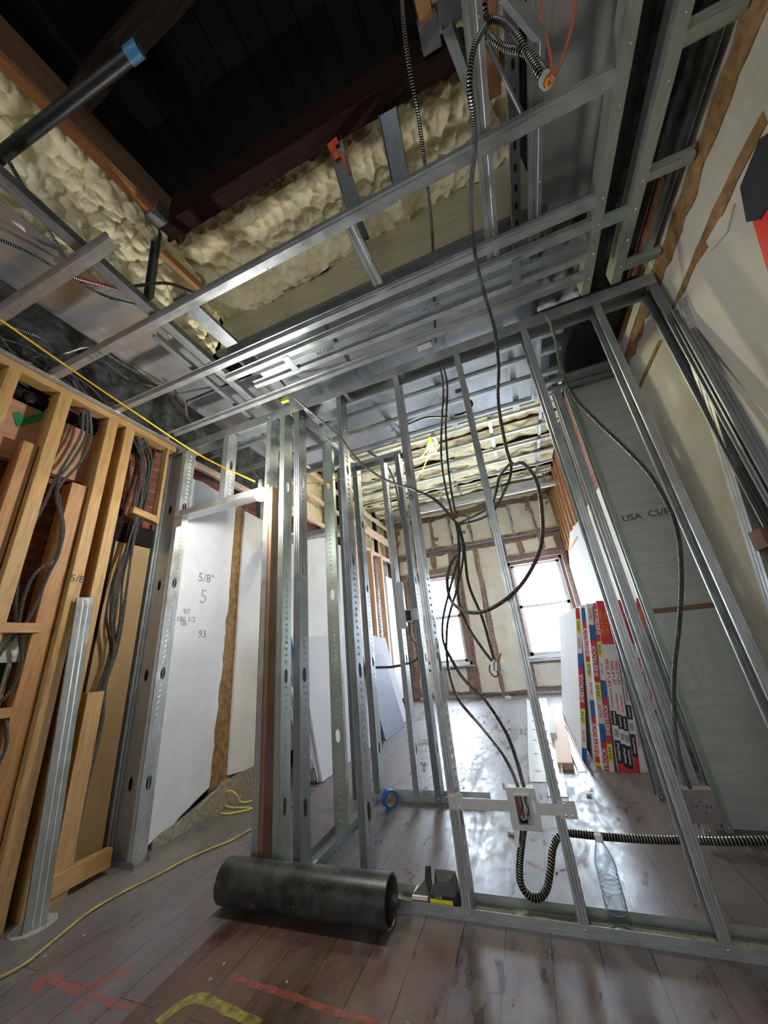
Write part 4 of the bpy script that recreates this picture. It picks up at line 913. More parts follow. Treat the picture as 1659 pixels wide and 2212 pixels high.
# ------------------------------------------------------------------ board stacks
def board(lab, P0, P1, L, th, face='offwhite', segs=(), texts=(), group=None, back=None, H=None):
    """sheet standing on its long edge; P0 bottom near corner, P1 top near corner (leaning); runs +Y by L; th along X"""
    P0, P1 = V(P0), V(P1); t = (P1-P0).normalized(); nrm = V((t.z, 0, -t.x)); Y = V((0, 1, 0))
    root = thing('wallboard', P0, lab, 'wallboard', group)
    H = (P1-P0).length
    mb = MB(); mb.prism(P0+nrm*th/2, P0+nrm*th/2+t*H, [(-th/2, 0), (th/2, 0), (th/2, L), (-th/2, L)], Y); 
    mb2 = MB()
    c = [P0, P0+nrm*th, P0+nrm*th+t*H, P0+t*H]
    mb2.face(c); mb2.face([v+Y*L for v in c][::-1])
    for i in range(4):
        k = (i+1) % 4; mb2.face([c[i], c[i]+Y*L, c[k]+Y*L, c[k]])
    mb2.build('board', M[face], root)
    for s0, s1, mt in segs:
        a = P0+t*H*s0-Y*.002; b_ = P0+t*H*s1-Y*.002; m4 = MB()
        q = [a+nrm*.001, a+nrm*(th-.001), b_+nrm*(th-.001), b_+nrm*.001]; m4.face(q); m4.face([v+Y*.002 for v in q][::-1]); m4.build('edge_label', M[mt], root)
    for s, txt, size, mt in texts:
        textmesh(txt, size, P0+t*H*s+nrm*th/2-Y*.003, t, -nrm, M[mt], 'edge_lettering', root, .0004, bold=.0006)
    return root
SR = [(0, .08, 'orangelabel'), (.08, .27, 'redlabel'), (.27, .36, 'bluelabel'), (.36, .47, 'white'), (.50, .60, 'bluelabel'), (.60, .82, 'redlabel'), (.82, .9, 'bluelabel'), (.9, 1, 'redlabel')]
def srt(off, w):
    segs, texts = [], []
    k = -1+off
    while k < 1:
        for a, b_, m_ in ((0, .26, 'redlabel'), (.26, .36, 'bluelabel'), (.36, .50, 'white'), (-.10, 0, 'yellow_print')):
            s0, s1 = max(0, k+a*1.0), min(1, k+b_*1.0)
            if s1 > s0: segs.append((s0, s1, m_))
        if 0 < k+.13 < 1: texts.append((k+.13, 'SHEETROCK', w*1.05, 'white'))
        if 0 < k+.43 < 1: texts.append((k+.43, '5/8 x 4 8', w*.6, 'redlabel'))
        if 0 < k-.05 < 1: texts.append((k-.05, '5/8 5/8', w*.7, 'bluelabel'))
        k += .60
    return segs, texts
def teba(off, w):
    segs = [(0, .05+off, 'redlabel'), (.05+off, .17+off, 'blacklabel'), (.17+off, .25+off, 'white'), (.25+off, .33+off, 'blacklabel'), (.33+off, .72, 'white'), (.72, 1, 'redlabel')]
    texts = [(.11+off, 'CertainTeed', w*.55, 'white'), (.29+off, 'CertainTeed', w*.4, 'white'), (.55, '5/8" x 8\' TE/BA', w*.8, 'redlabel'), (.40+off, 'TYPE X GYPSUM BOARD', w*.33, 'redlabel'), (.21+off, '|||||||', w*.7, 'blacklabel'), (.86, '5/8" x 8\' TE/BA', w*.8, 'orangelabel')]
    return segs, texts
spec = [((1258, 1645), (1243, 1313), 3.67, 'first board of the right stack, broad white face towards the window', 'sr', .12, .038),
        ((1287, 1655), (1254, 1307), 3.56, 'second board of the right stack, gap before it', 'sr', .42, .04),
        ((1304, 1668), (1267, 1304), 3.44, 'third board of the right stack', 'sr', .30, .04),
        ((1316, 1667), (1281, 1303), 3.44, 'fourth board of the right stack, last with blue and red label', 'sr', .55, .036),
        ((1336, 1670), (1288, 1298), 3.42, 'fifth board of the right stack, first with black and red label', 'te', .0, .040),
        ((1349, 1669), (1298, 1298), 3.42, 'sixth board of the right stack, black and red label', 'te', -.02, .034),
        ((1358, 1669), (1308, 1298), 3.42, 'seventh board of the right stack, black and red label', 'te', -.03, .034),
        ((1371, 1668), (1320, 1296), 3.43, 'eighth board of the right stack, black and red label', 'te', .03, .036),
        ((1383, 1667), (1332, 1296), 3.43, 'ninth board of the right stack, mostly white label', 'te', -.01, .036),
        ((1394, 1666), (1344, 1296), 3.44, 'tenth board of the right stack, mostly white label', 'te', .01, .034),
        ((1403, 1666), (1358, 1295), 3.44, 'eleventh board of the right stack, beside the stud', 'te', .02, .04),
        ((1418, 1664), (1374, 1292), 3.44, 'last board of the right stack, half hidden behind the corner post', 'te', .0, .04)]
for i, (b0, t0, y, lab, kd, off, th) in enumerate(spec):
    P0 = at(*b0, y=y); P0.z = .002; P1 = at(*t0, y=y)
    sg, tx = srt(off, th) if kd == 'sr' else teba(off, th)
    if i in (8, 9, 10): sg = [(0, .5, 'white'), (.5, .72, 'white'), (.72, 1, 'redlabel')]; tx = [(.2, 'TYPE X GYPSUM BOARD', th*.4, 'redlabel'), (.55, '5/8" x 8\' TE/BA', th*.8, 'redlabel')]
    board(lab, P0, P1, 2.4 if i else 1.75, th, 'offwhite', sg, tx)
# left stack
def lboard(lab, b0, t0, y, L, th, face, kd=None, off=0, x1=None):
    P0 = at(*b0, y=y); P0.z = .002; P1 = at(*t0, y=y)
    segs, texts = [], []
    if kd:
        segs = [(0, .09, 'blacklabel'), (.09, .62, 'white'), (.62, 1, 'bluelabel')]
        texts = [(.12, 'EasiLite', th*.7, 'bluelabel'), (.05, 'CertainTeed', th*.5, 'white'), (.42, '1/2 x 8 TE/BA', th*.6, 'bluelabel'), (.66, '1/2 x 8 TE/BA', th*.7, 'white')]
    t = (P1-P0); 
    return board(lab, P0, P1, L, th, face, segs, texts)
lboard('board at the wall in the left hall stack, blue-topped edge', (664, 1702), (588, 1378), 3.02, 2.2, .03, 'lilac', 1)
lboard('second board of the left hall stack, blue-topped edge', (671, 1700), (606, 1378), 3.02, 2.2, .03, 'lilac', 1)
lboard('third board of the left hall stack, blue-topped edge', (679, 1697), (624, 1378), 3.03, 2.2, .03, 'lilac', 1)
P0 = at(692, 1690, z=.002); P1 = at(640, 1384, y=P0.y)
board('large grey-lilac board leaning in front of the left hall stack', P0, P1, 2.38, .02, 'lilac')
P0 = V((-1.80, 4.35, .002)); P1 = V((-2.02, 4.35, .92))
board('smaller dark-faced board leaning on the big grey-lilac board', P0, P1, .72, .015, 'darkboard')
# ------------------------------------------------------------------ loose pieces on the far floor
def flat(lab, nm, P, z0, z1, mat, cat):
    q = [at(*p_, z=z0) for p_ in P]; mb = MB(); top = [V((v.x, v.y, z1)) for v in q]
    mb.face(top); mb.face(q[::-1])
    for i in range(len(q)): k = (i+1) % len(q); mb.face([q[i], q[k], top[k], top[i]])
    return tag(mb.build(nm, M[mat]), lab, cat)
def floor_channel(lab, p, q, w, h, mat='steel', holes=0, nm='floor_channel'):
    p, q = V(p), V(q); root = thing(nm, p, lab, 'metal channel'); mb = MB(); mb.prism(p, q, sheetprof([(-w/2, h), (-w/2, 0), (w/2, 0), (w/2, h)], .002), UZ); mb.build('channel_body', M[mat], root)
    for k in range(holes):
        c = p.lerp(q, (k+.5)/holes)+V((0, 0, .0015)); m4 = MB(); m4.lathe([(.0001, 0), (.022, 0), (.02, .001), (.0001, .001)], c, UZ, 12); m4.build('hole', M['black'], root)
    return root
a, b_ = at(1164, 1690, z=0), at(1147, 1512, z=0)
floor_channel('wide pale steel track with holes lying on the far floor, left one', a+V((0, 0, .002)), b_+V((0, 0, .002)), .12, .035, 'bracket', 8, 'punched_track')
a, b_ = at(1206, 1722, z=0), at(1172, 1508, z=0)
floor_channel('wide steel track with holes lying on the far floor, right one', a+V((0, 0, .002)), b_+V((0, 0, .002)), .12, .035, 'bracket', 8, 'punched_track')
flat('pale plank lying on the floor beside the wallboard stack', 'floor_plank', [(1207, 1662), (1241, 1663), (1216, 1540), (1192, 1540)], .0, .045, 'palewood', 'plank')
flat('short white-topped block on the plank', 'wood_block', [(1190, 1594), (1204, 1594), (1192, 1536), (1182, 1536)], .046, .09, 'offwhite', 'wood block')
a, b_ = at(1258, 1668, z=0), at(1204, 1543, z=0)
floor_channel('bright channel lying on the floor against the wallboard stack', a+V((0, 0, .002)), b_+V((0, 0, .002)), .06, .03, 'bracket')
for i, (x, y, s) in enumerate([(1272, 1720, .02), (1107, 1802, .022), (685, 1868, .03), (1098, 1510, .05), (915, 1512, .06)]):
    p = at(x, y, z=0); mb = MB(); pts = [V((p.x+s*cos(a_)*random.uniform(.7, 1.2), p.y+s*.7*sin(a_)*random.uniform(.7, 1.2), .002)) for a_ in (0, 1.2, 2.3, 3.6, 5)]
    if i == 2: p = at(672, 1870, z=.03)
    top = [v+V((0, 0, .012 if i < 3 else .04)) for v in pts]; mb.face(pts[::-1]); mb.face(top)
    for k in range(5): mb.face([pts[k], pts[(k+1) % 5], top[(k+1) % 5], top[k]])
    tag(mb.build('debris_scrap', M['white' if i < 3 else 'foam_pale']), ['white scrap on the floor beyond the electrical box, right of it', 'small white chip on the floor under the electrical box', 'white bent scrap in the track behind the posts', 'foam crumb at the foot of the far wall, right one', 'foam crumb at the foot of the far wall, left one'][i], 'scrap')
# ------------------------------------------------------------------ black pipe on the floor
a, b_ = V((-1.52, 1.655, .082)), V((-.715, 1.668, .082)); ax = (b_-a).normalized(); L = (b_-a).length
root = thing('black_pipe_section', (-1.1, 1.66, 0), 'thick black dusty pipe section lying on the floor before the three posts', 'pipe')
mb = MB(); mb.lathe([(.068, 0), (.080, 0), (.080, L), (.072, L), (.070, L-.004), (.068, 0)], a, ax, 48)
def m_bp():
    m, nt, b = _mat('dusty_black_pipe'); v = _coord(nt, 'Object'); f = _noise(nt, v, 9, 6, .65); g = _noise(nt, v, 55, 3, .6)
    c = _ramp(nt, f, [(.40, (.013, .014, .013)), (.62, (.06, .062, .056)), (.8, (.13, .13, .12))]); s = _ramp(nt, g, [(.68, (0, 0, 0)), (.72, (1, 1, 1))])
    nt.links.new(_mixc(nt, s, c, (.32, .32, .30)), b.inputs['Base Color']); b.inputs['Roughness'].default_value = .38; _bump(nt, f, b, .15, .004); return m
M['bpipe'] = m_bp(); mb.build('pipe_body', M['bpipe'], root, True)
# ------------------------------------------------------------------ bottle
root = thing('water_bottle', (.085, 1.815, .003), 'clear plastic water bottle standing in the floor track', 'bottle')
c = V((.085, 1.815, .003)); R_ = .036
prof = [(.0001, .006), (.02, .002), (.030, .0), (R_, .010), (R_, .055), (R_-.002, .060), (R_, .065), (R_, .10)]
for k in range(5): z = .105+k*.013; prof += [(R_, z), (R_-.003, z+.0065)]
prof += [(R_, .172), (R_-.001, .185), (R_-.006, .205), (.022, .228), (.014, .245), (.0125, .252), (.0125, .262)]
mb = MB(); mb.lathe(prof+[(r-.0012, z) for r, z in prof[::-1] if r > .01], c, UZ, 40); mb.build('bottle_body', M['pet'], root, True)
mb = MB(); mb.lathe([(.0001, .252), (.0145, .252), (.0145, .270), (.013, .272), (.0001, .272)], c, UZ, 24); mb.build('cap', M['white'], root, True)
# ------------------------------------------------------------------ screw boxes in the track
root = thing('screw_box', (-.53, 1.83, .004), 'small black screw carton with yellow band, standing in the floor track', 'carton')
x0, x1, y0_, y1_, h = -.592, -.485, 1.778, 1.855, .058
mb = MB(); mb.box((x0, y0_, .004), (x1, y1_, h)); mb.build('carton', M['blackcard'], root)
mb = MB(); q = [V((x0, y0_, h)), V((x1, y0_, h)), V((x1, y1_, h)), V((x0, y1_, h))]; t = [V((x0+.03, y0_+.03, h+.03)), V((x1-.03, y0_+.03, h+.03)), V((x1-.01, y1_, h+.045)), V((x0+.01, y1_, h+.045))]
for i in range(4): mb.face([q[i], q[(i+1) % 4], t[(i+1) % 4], t[i]])
mb.face(t); mb.build('lid', M['blackcard'], root)
mb = MB(); mb.box((x0, y0_-.0015, .006), (x1-.015, y0_, .046)); mb.build('yellow_band', M['yellow_print'], root)
textmesh('1-1/4', .014, ((x0+x1)/2-.02, y0_-.001, .052), UX, UZ, M['white'], 'print', root)
root = thing('torn_carton', (-.64, 1.83, .004), 'torn black and white carton left of the screw carton', 'carton')
mb = MB(); mb.box((-.67, 1.782, .004), (-.605, 1.85, .045)); mb.build('carton', M['offwhite'], root)
mb = MB(); q = [V((-.67, 1.79, .046)), V((-.60, 1.79, .046)), V((-.60, 1.85, .055)), V((-.605, 1.87, .105)), V((-.63, 1.87, .10)), V((-.635, 1.86, .06))]
mb.face(q); mb.face([v+V((0, .002, -.003)) for v in q][::-1]); mb.build('flap', M['blackcard'], root)
mb = MB(); mb.box((-.671, 1.7805, .024), (-.604, 1.7818, .034)); mb.build('red_band', M['redlabel'], root)
# ------------------------------------------------------------------ tape roll
p = at(842, 1747, z=0); root = thing('tape_roll', (p.x, p.y, 0), 'blue masking tape roll standing by the back partition track', 'tape roll')
ax = V((.75, -.66, 0)).normalized(); c = V((p.x, p.y+.01, .052))-ax*.024
mb = MB(); mb.lathe([(.040, 0), (.052, 0), (.052, .048), (.040, .048), (.040, 0)], c, ax, 32); mb.build('tape', M['blue'], root, True)
mb = MB(); mb.lathe([(.0375, .001), (.0398, .001), (.0398, .047), (.0375, .047), (.0375, .001)], c, ax, 32); mb.build('core', M['tan'], root, True)
# ------------------------------------------------------------------ electrical box between studs
yb = Y0-.004; xa, xb = -.445, .01
root = thing('electrical_box', (-.17, yb, .36), 'steel electrical box on a bar between two front wall studs', 'electrical box')
mb = MB()
mb.box((-.44, yb-.002, .348), (-.211, yb, .386)); mb.box((-.109, yb-.002, .343), (-.012, yb, .381)); mb.build('mounting_bar', M['bracket'], root)
for i, (x, z) in enumerate(((-.447, .374), (-.017, .364))):
    mb = MB(); mb.box((x-.012, yb-.004, z-.028), (x+.048, yb-.002, z+.028)); mb.box((x-.012, yb-.004, z-.028), (x-.010, yb+.03, z+.028)); br = mb.build('stud_bracket', M['bracket'], root)
    for dx, dz in ((0, .018), (.0, -.018), (.022, -.018)):
        m4 = MB(); m4.lathe([(.0001, 0), (.005, .0008), (.004, .003), (.0001, .004)], (x+.008+dx, yb-.004, z+dz), (0, -1, 0), 8); m4.build('screw', M['screw'], br, True)
cx, cz = -.160, .360; w2, h2 = .050, .062; dpt = .05
def frame(mb, x0, x1, z0, z1, ix0, ix1, iz0, iz1, ya, yb2):
    mb.box((x0, ya, z0), (ix0, yb2, z1)); mb.box((ix1, ya, z0), (x1, yb2, z1)); mb.box((ix0, ya, z0), (ix1, yb2, iz0)); mb.box((ix0, ya, iz1), (ix1, yb2, z1))
mb = MB(); frame(mb, cx-w2, cx+w2, cz-h2, cz+h2, cx-w2+.003, cx+w2-.003, cz-h2+.003, cz+h2-.003, yb, yb+dpt); mb.box((cx-w2, yb+dpt, cz-h2), (cx+w2, yb+dpt+.003, cz+h2)); mb.build('box_body', M['boxsteel'], root)
mb = MB(); frame(mb, cx-w2-.006, cx+w2+.006, cz-h2-.006, cz+h2+.006, cx-.027, cx+.027, cz-.047, cz+.047, yb-.006, yb-.001); 
mb.build('cover_ring', M['bracket'], root)
mb = MB(); frame(mb, cx-.030, cx+.030, cz-.050, cz+.050, cx-.026, cx+.026, cz-.046, cz+.046, yb-.018, yb-.005); mb.build('raised_ring', M['bracket'], root)
for i, (m_, pts) in enumerate((('redlabel', [(-.018, .045), (-.016, .0), (-.014, -.02), (-.004, -.03)]), ('white', [(.0, .046), (.004, .01), (.002, -.03), (-.012, -.042), (-.016, -.03)]), ('black', [(.016, .045), (.008, .02), (.016, -.01), (.008, -.03), (.0, -.03)]), ('paper_string', [(.012, .046), (.016, .03), (.006, .01)]), ('black', [(-.01, .04), (-.006, .0), (-.016, -.03)]))):
    mb = MB(); mb.tube(cat_rom([(cx+a_, yb+.01+.006*i, cz+b2) for a_, b2 in pts], .005), .0035 if i == 0 else .002, 8); mb.build('wire', M[m_], root, True)
mb = MB(); mb.box((cx+.036, yb-.0065, cz-.01), (cx+.046, yb-.006, cz+.03)); mb.build('label', M['white'], root)
mb = MB(); mb.prism((cx-.045, yb-.002, cz-h2), (cx-.05, yb-.01, cz-h2-.055), [(-.008, -.001), (.008, -.001), (.008, .001), (-.008, .001)], (0, 1, 0)); mb.build('tab', M['bracket'], root)
mb = MB(); mb.box((cx-.066, yb-.006, cz+h2), (cx-.056, yb-.003, cz+h2+.022)); mb.build('tab', M['bracket'], root)
# pink-grey box on the right
root = thing('electrical_box', at(1485, 1735, y=2.40), 'dusty flat steel box on the shaft corner, cable entering its top', 'electrical box')
q = [at(*p_, y=2.40) for p_ in ((1468, 1706), (1538, 1706), (1568, 1780), (1492, 1778))]; qt = [at(*p_, y=2.44) for p_ in ((1466, 1694), (1529, 1697))]
M['boxpink'] = plain('dusty_pinkish_plate', (.30, .26, .27), .5, .3, .15, 20)
mb = MB(); bk = [v+V((0, .05, 0)) for v in q]; mb.face(q); mb.face(bk[::-1])
for i in range(4): mb.face([q[i], q[(i+1) % 4], bk[(i+1) % 4], bk[i]])
mb.build('box_body', M['boxpink'], root)
cc = (q[0]+q[1]+q[2]+q[3])/4
for dx, dz in ((-.02, 0), (-.035, 0), (.02, 0), (.035, 0), (0, .018), (.008, -.024)):
    mb = MB(); mb.lathe([(.0001, 0), (.0035, 0), (.003, .001), (.0001, .001)], cc+V((dx, -.001, dz)), (0, -1, 0), 8); mb.build('hole', M['black'], root)
mb = MB(); mb.lathe([(.012, 0), (.014, .001), (.013, .0015), (.0001, .0012)], cc+V((0, -.001, 0)), (0, -1, 0), 20); mb.build('knockout', M['boxpink'], root)
# small box on back stud
p = at(884, 1330, y=2.76); root = thing('electrical_box', p, 'small open junction box on the back partition stud', 'electrical box')
mb = MB(); mb.box((p.x-.035, 2.745, p.z-.05), (p.x+.035, 2.785, p.z+.05)); mb.build('box_body', M['bracket'], root)
mb = MB(); mb.box((p.x-.024, 2.742, p.z-.038), (p.x+.02, 2.745, p.z+.04)); mb.build('opening', M['black'], root)
mb = MB(); mb.box((p.x+.036, 2.75, p.z-.04), (p.x+.075, 2.753, p.z+.05)); mb.build('bracket', M['bracket'], root)
# hanging light steel box in the ceiling
p = at(912, 752, z=2.74); mb = MB(); mb.box((p.x-.03, p.y-.025, p.z), (p.x+.06, p.y+.02, p.z+.05)); tag(mb.build('ceiling_box', M['bracket']), 'small pale steel box tucked at the top track', 'electrical box')
p = at(1003, 868, z=2.74); mb = MB(); mb.box((p.x-.05, p.y-.05, 2.80), (p.x+.05, p.y+.05, 2.84)); o_ = tag(mb.build('ceiling_box', M['steel_dark']), 'ceiling box with orange wires above the channels behind the studs', 'electrical box')
mb = MB(); mb.tube(cat_rom([(p.x, p.y, 2.80), (p.x+.02, p.y-.01, 2.78), (p.x-.01, p.y+.01, 2.785)], .005), .004, 8); mb.build('wire', M['orangepaint'], o_, True)
mb = MB(); p = at(616, 868, z=2.745); mb.box((p.x-.03, p.y-.012, p.z), (p.x+.03, p.y+.012, p.z+.03)); tag(mb.build('level_vial', M['lime']), 'small yellow-green plastic piece on the top track', 'plastic piece')
# ------------------------------------------------------------------ bulbs
bc = at(563, 1068, y=1.69); root = thing('work_bulb', bc, 'bright white bulb hanging at the end of the door header', 'lamp')
mb = MB(); mb.lathe([(.0001, -.046), (.022, -.042), (.038, -.024), (.046, .0), (.040, .026), (.020, .042), (.013, .052)], bc, UZ, 24); mb.build('bulb', M['bulb'], root, True)
mb = MB(); mb.lathe([(.0001, .05), (.018, .05), (.020, .06), (.018, .105), (.008, .115), (.0001, .115)], bc, UZ, 20); mb.build('socket', M['black'], root, True)
lamp('bulb_light', bc+V((.0, -.075, -.0)), 30, .03, (1, .99, .95))
bc2 = at(932, 968, y=3.4); root = thing('caged_lamp', bc2, 'yellow caged work lamp lit beyond the studs', 'lamp')
mb = MB(); mb.lathe([(.0001, -.045), (.03, -.03), (.036, 0), (.026, .03), (.012, .05)], bc2, UZ, 20); mb.build('bulb', M['bulb2'], root, True)
for k in range(6):
    an = k*pi/3; mb = MB(); mb.tube([bc2+V((r*cos(an), r*sin(an), z)) for r, z in ((.005, -.085), (.045, -.07), (.062, -.02), (.055, .03), (.02, .07))], .004, 6); mb.build('cage_wire', M['yellow_print'], root, True)
mb = MB(); mb.lathe([(.0001, .06), (.024, .06), (.022, .13), (.0001, .14)], bc2, UZ, 14); mb.build('handle', M['yellow_print'], root, True)
lamp('cage_light', bc2+V((0, -.09, -.08)), 45, .05, (1, .94, .7))
p = at(833, 990, y=3.6); mb = MB(); mb.lathe([(.0001, -.03), (.02, -.02), (.02, .03), (.0001, .05)], p, UZ, 14); tag(mb.build('small_bulb', M['bulb2'], None, True), 'small lit bulb far beyond the studs, left of the caged lamp', 'lamp')
# ------------------------------------------------------------------ cords
def pc(P): return [at(p_[0], p_[1], **({'y': p_[2]} if not isinstance(p_[2], str) else {p_[2]: p_[3]})) for p_ in P]
cable('extension_cord', 'yellow cord stretched from the upper left to the bright bulb', [at(-40, 662, x=-2.15), at(150, 795, x=-2.15), at(290, 890, x=-2.05), at(430, 982, y=1.60), at(550, 1040, y=1.69)], .0055, 'yellow', cat='cord', n=10)
mb = MB(); p = at(372, 945, y=1.62); mb.box((p.x-.012, p.y-.012, p.z-.012), (p.x+.012, p.y+.012, p.z+.03)); tag(mb.build('cord_clip', M['blackcard']), 'black tape wrapped on the yellow cord near the corner', 'tape wrap')
cable('orange_string', 'thin orange cord running from the bulb past the studs', pc([(572, 1045, 1.72), (605, 1050, 1.9), (700, 1040, 2.2), (780, 1025, 2.5), (850, 1008, 3.0), (905, 990, 3.3), (932, 960, 3.4)]), .004, 'yellow', cat='cord')
cable('yellow_string', 'thin yellow cord hanging below the caged lamp', pc([(926, 985, 3.4), (915, 1010, 3.4), (903, 1038, 3.5), (880, 1085, 4.5), (850, 1112, 5.2), (815, 1118, 5.6)]), .006, 'yellow', cat='cord')
cable('extension_cord', 'dusty yellow cord lying along the floor at the left', [at(x, y, z=.007) for x, y in ((-40, 2130), (0, 2112), (60, 2078), (130, 2020), (200, 1965), (270, 1925), (340, 1890), (400, 1858), (450, 1835), (500, 1815), (560, 1782), (640, 1745))], .0055, 'dusty_yellow', cat='cord', n=8)
cable('coiled_cord', 'loop of yellow cord on the hall floor beyond the doorway', [at(x, y, z=zz) for x, y, zz in ((478, 1757, .008), (500, 1757, .008), (545, 1746, .008), (500, 1744, .01), (482, 1735, .03), (484, 1715, .09), (497, 1708, .11), (512, 1718, .07), (520, 1732, .02), (548, 1728, .01), (600, 1700, .008), (612, 1680, .008))], .006, 'paleyellow', cat='cord')
# ------------------------------------------------------------------ armoured cables, front
cable('armoured_cable', 'straight cable hanging from the top edge down through the channels', pc([(866, -30, .50), (873, 60, .55), (885, 150, .62), (905, 260, .74), (922, 390, .93), (932, 480, 1.12), (936, 560, 1.34), (938, 640, 1.5), (941, 740, 1.74)]), .0065)
cable('armoured_cable', 'long wandering cable from the ceiling coil down to the big loop between the studs',
      pc([(1048, 55, .56), (1024, 105, .56), (1014, 180, .60), (1022, 250, .67), (1026, 320, .78), (1018, 400, .92), (1018, 480, 1.12), (1028, 560, 1.25), (1048, 640, 1.40), (1068, 710, 1.52), (1077, 790, 1.62), (1076, 860, 1.70), (1084, 920, 1.72), (1103, 998, 1.72),
          (1128, 1000, 1.72), (1155, 1030, 1.72), (1168, 1080, 1.72), (1172, 1150, 1.72), (1160, 1205, 1.72), (1120, 1270, 1.72), (1060, 1315, 1.72), (1010, 1322, 1.74), (975, 1298, 1.95), (966, 1255, 1.96), (975, 1215, 1.96), (988, 1200, 1.96)]), .0075, n=10)
cable('armoured_cable', 'cable sweeping from the top track down to the dusty box at lower right',
      pc([(1166, 677, 1.80), (1185, 690, 1.76), (1200, 735, 1.74), (1212, 790, 1.74), (1240, 855, 1.74), (1290, 910, 1.74), (1345, 962, 1.74), (1400, 1020, 1.73), (1440, 1085, 1.74), (1464, 1150, 1.76), (1472, 1240, 1.85), (1468, 1340, 1.95), (1458, 1430, 2.05), (1455, 1510, 2.12), (1460, 1590, 2.2), (1472, 1650, 2.3), (1490, 1702, 2.42)]), .0075, n=10)
cable('flexible_conduit', 'thick flexible conduit looping below the electrical box and off to the right',
      pc([(1133, 1773, 1.80), (1129, 1810, 1.83), (1123, 1860, 1.86), (1124, 1905, 1.87), (1140, 1932, 1.87), (1162, 1940, 1.87), (1180, 1922, 1.88), (1189, 1880, 1.9), (1194, 1835, 1.93), (1206, 1808, 1.96), (1228, 1800, 2.0), (1290, 1806, 2.0), (1390, 1813, 2.0), (1480, 1815, 1.98), (1580, 1817, 1.92), (1700, 1815, 1.9)]), .0115, 'cable_thick', n=12, cat='flexible conduit')
cable('armoured_cable', 'right one of the two cables curving down into the electrical box', pc([(962, 1400, 1.93), (998, 1462, 1.92), (1050, 1515, 1.92), (1092, 1580, 1.90), (1115, 1640, 1.87), (1131, 1697, 1.80)]), .0065)
cable('armoured_cable', 'left one of the two cables curving down into the electrical box', pc([(964, 1400, 1.94), (970, 1450, 1.93), (990, 1510, 1.93), (1040, 1570, 1.92), (1080, 1620, 1.90), (1103, 1660, 1.87), (1118, 1697, 1.80)]), .006)
cable('armoured_cable', 'left cable of the pair hanging behind the studs to the brown tie', pc([(944, 762, 1.87), (957, 830, 1.87), (955, 900, 1.88), (953, 980, 1.9), (962, 1050, 1.9), (980, 1122, 1.9)]), .0055)
cable('armoured_cable', 'right cable of the pair hanging behind the studs to the brown tie', pc([(948, 758, 1.87), (966, 830, 1.87), (963, 930, 1.88), (972, 1040, 1.9), (986, 1120, 1.9)]), .0055)
cable('armoured_cable', 'diagonal cable from the left ceiling down to the brown tie', pc([(555, 772, 1.60), (600, 815, 1.64), (640, 862, 1.70), (690, 905, 1.72), (735, 945, 1.72), (775, 995, 1.73), (830, 1035, 1.74), (890, 1056, 1.75), (940, 1080, 1.84), (982, 1125, 1.9)]), .0065)
cable('armoured_cable', 'cable from the brown tie down, crossing the left window', pc([(984, 1125, 1.9), (993, 1190, 1.93), (975, 1260, 1.94), (958, 1330, 1.95), (956, 1375, 1.94), (963, 1402, 1.93)]), .0055)
cable('armoured_cable', 'second cable from the brown tie down across the left window', pc([(988, 1128, 1.9), (1001, 1190, 1.93), (990, 1260, 1.94), (968, 1340, 1.95), (964, 1402, 1.94)]), .0055)
cable('armoured_cable', 'cable from the tie to the hanging grey connector, straighter one', pc([(990, 1128, 1.9), (1002, 1180, 1.92), (1012, 1260, 1.95), (1040, 1330, 1.96), (1055, 1380, 1.97), (1067, 1425, 1.98)]), .0062)
cable('armoured_cable', 'cable from the tie to the hanging grey connector, more bowed one', pc([(988, 1130, 1.9), (992, 1200, 1.93), (990, 1290, 1.95), (1010, 1350, 1.96), (1040, 1398, 1.97), (1063, 1428, 1.98)]), .0062)
cable('armoured_cable', 'cable curling from the brown tie up to the big loop, left strand', pc([(988, 1132, 1.9), (1030, 1112, 1.85), (1062, 1090, 1.80), (1072, 1060, 1.75), (1080, 1028, 1.73), (1103, 1000, 1.73)]), .0058)
cable('armoured_cable', 'cable curling from the brown tie up to the big loop, right strand', pc([(990, 1134, 1.9), (1040, 1120, 1.85), (1070, 1098, 1.80), (1090, 1060, 1.75), (1102, 1030, 1.74), (1105, 1002, 1.74)]), .0058)
p = at(982, 1115, y=1.895)
mb = MB(); mb.tube(cat_rom([p+V((-.03, 0, .0)), p+V((.0, -.014, .012)), p+V((.025, 0, .03)), p+V((.0, .014, .0)), p+V((-.022, -.01, -.012)), p+V((.018, -.012, .006))], .006), .005, 6); tag(mb.build('paper_tie', M['paper_string'], None, True), 'rust-brown paper tie knotted round the cables', 'cable tie')
p = at(1072, 1440, y=1.985); root = thing('cable_connector', p, 'grey connector with curled brown paper at the end of two hanging cables', 'cable connector')
mb = MB(); mb.lathe([(.010, -.02), (.016, -.02), (.016, .02), (.010, .024), (.010, -.02)], p, (.15, .1, 1), 16); mb.build('connector_body', M['boxsteel'], root, True)
mb = MB(); mb.tube(cat_rom([p+V(v) for v in ((.035, 0, .06), (.012, 0, .02), (-.006, 0, -.01), (.006, -.005, -.035), (-.018, 0, -.045), (-.036, 0, -.02), (-.03, 0, .01))], .006), .0045, 6); mb.build('paper_curl', M['paper_string'], root, True)
mb = MB(); mb.tube(cat_rom([p+V(v) for v in ((.01, 0, -.03), (.03, 0, -.012), (.036, 0, -.035), (.028, 0, -.05), (.04, 0, -.03))], .004), .0015, 5); mb.build('wire', M['white'], root, True)
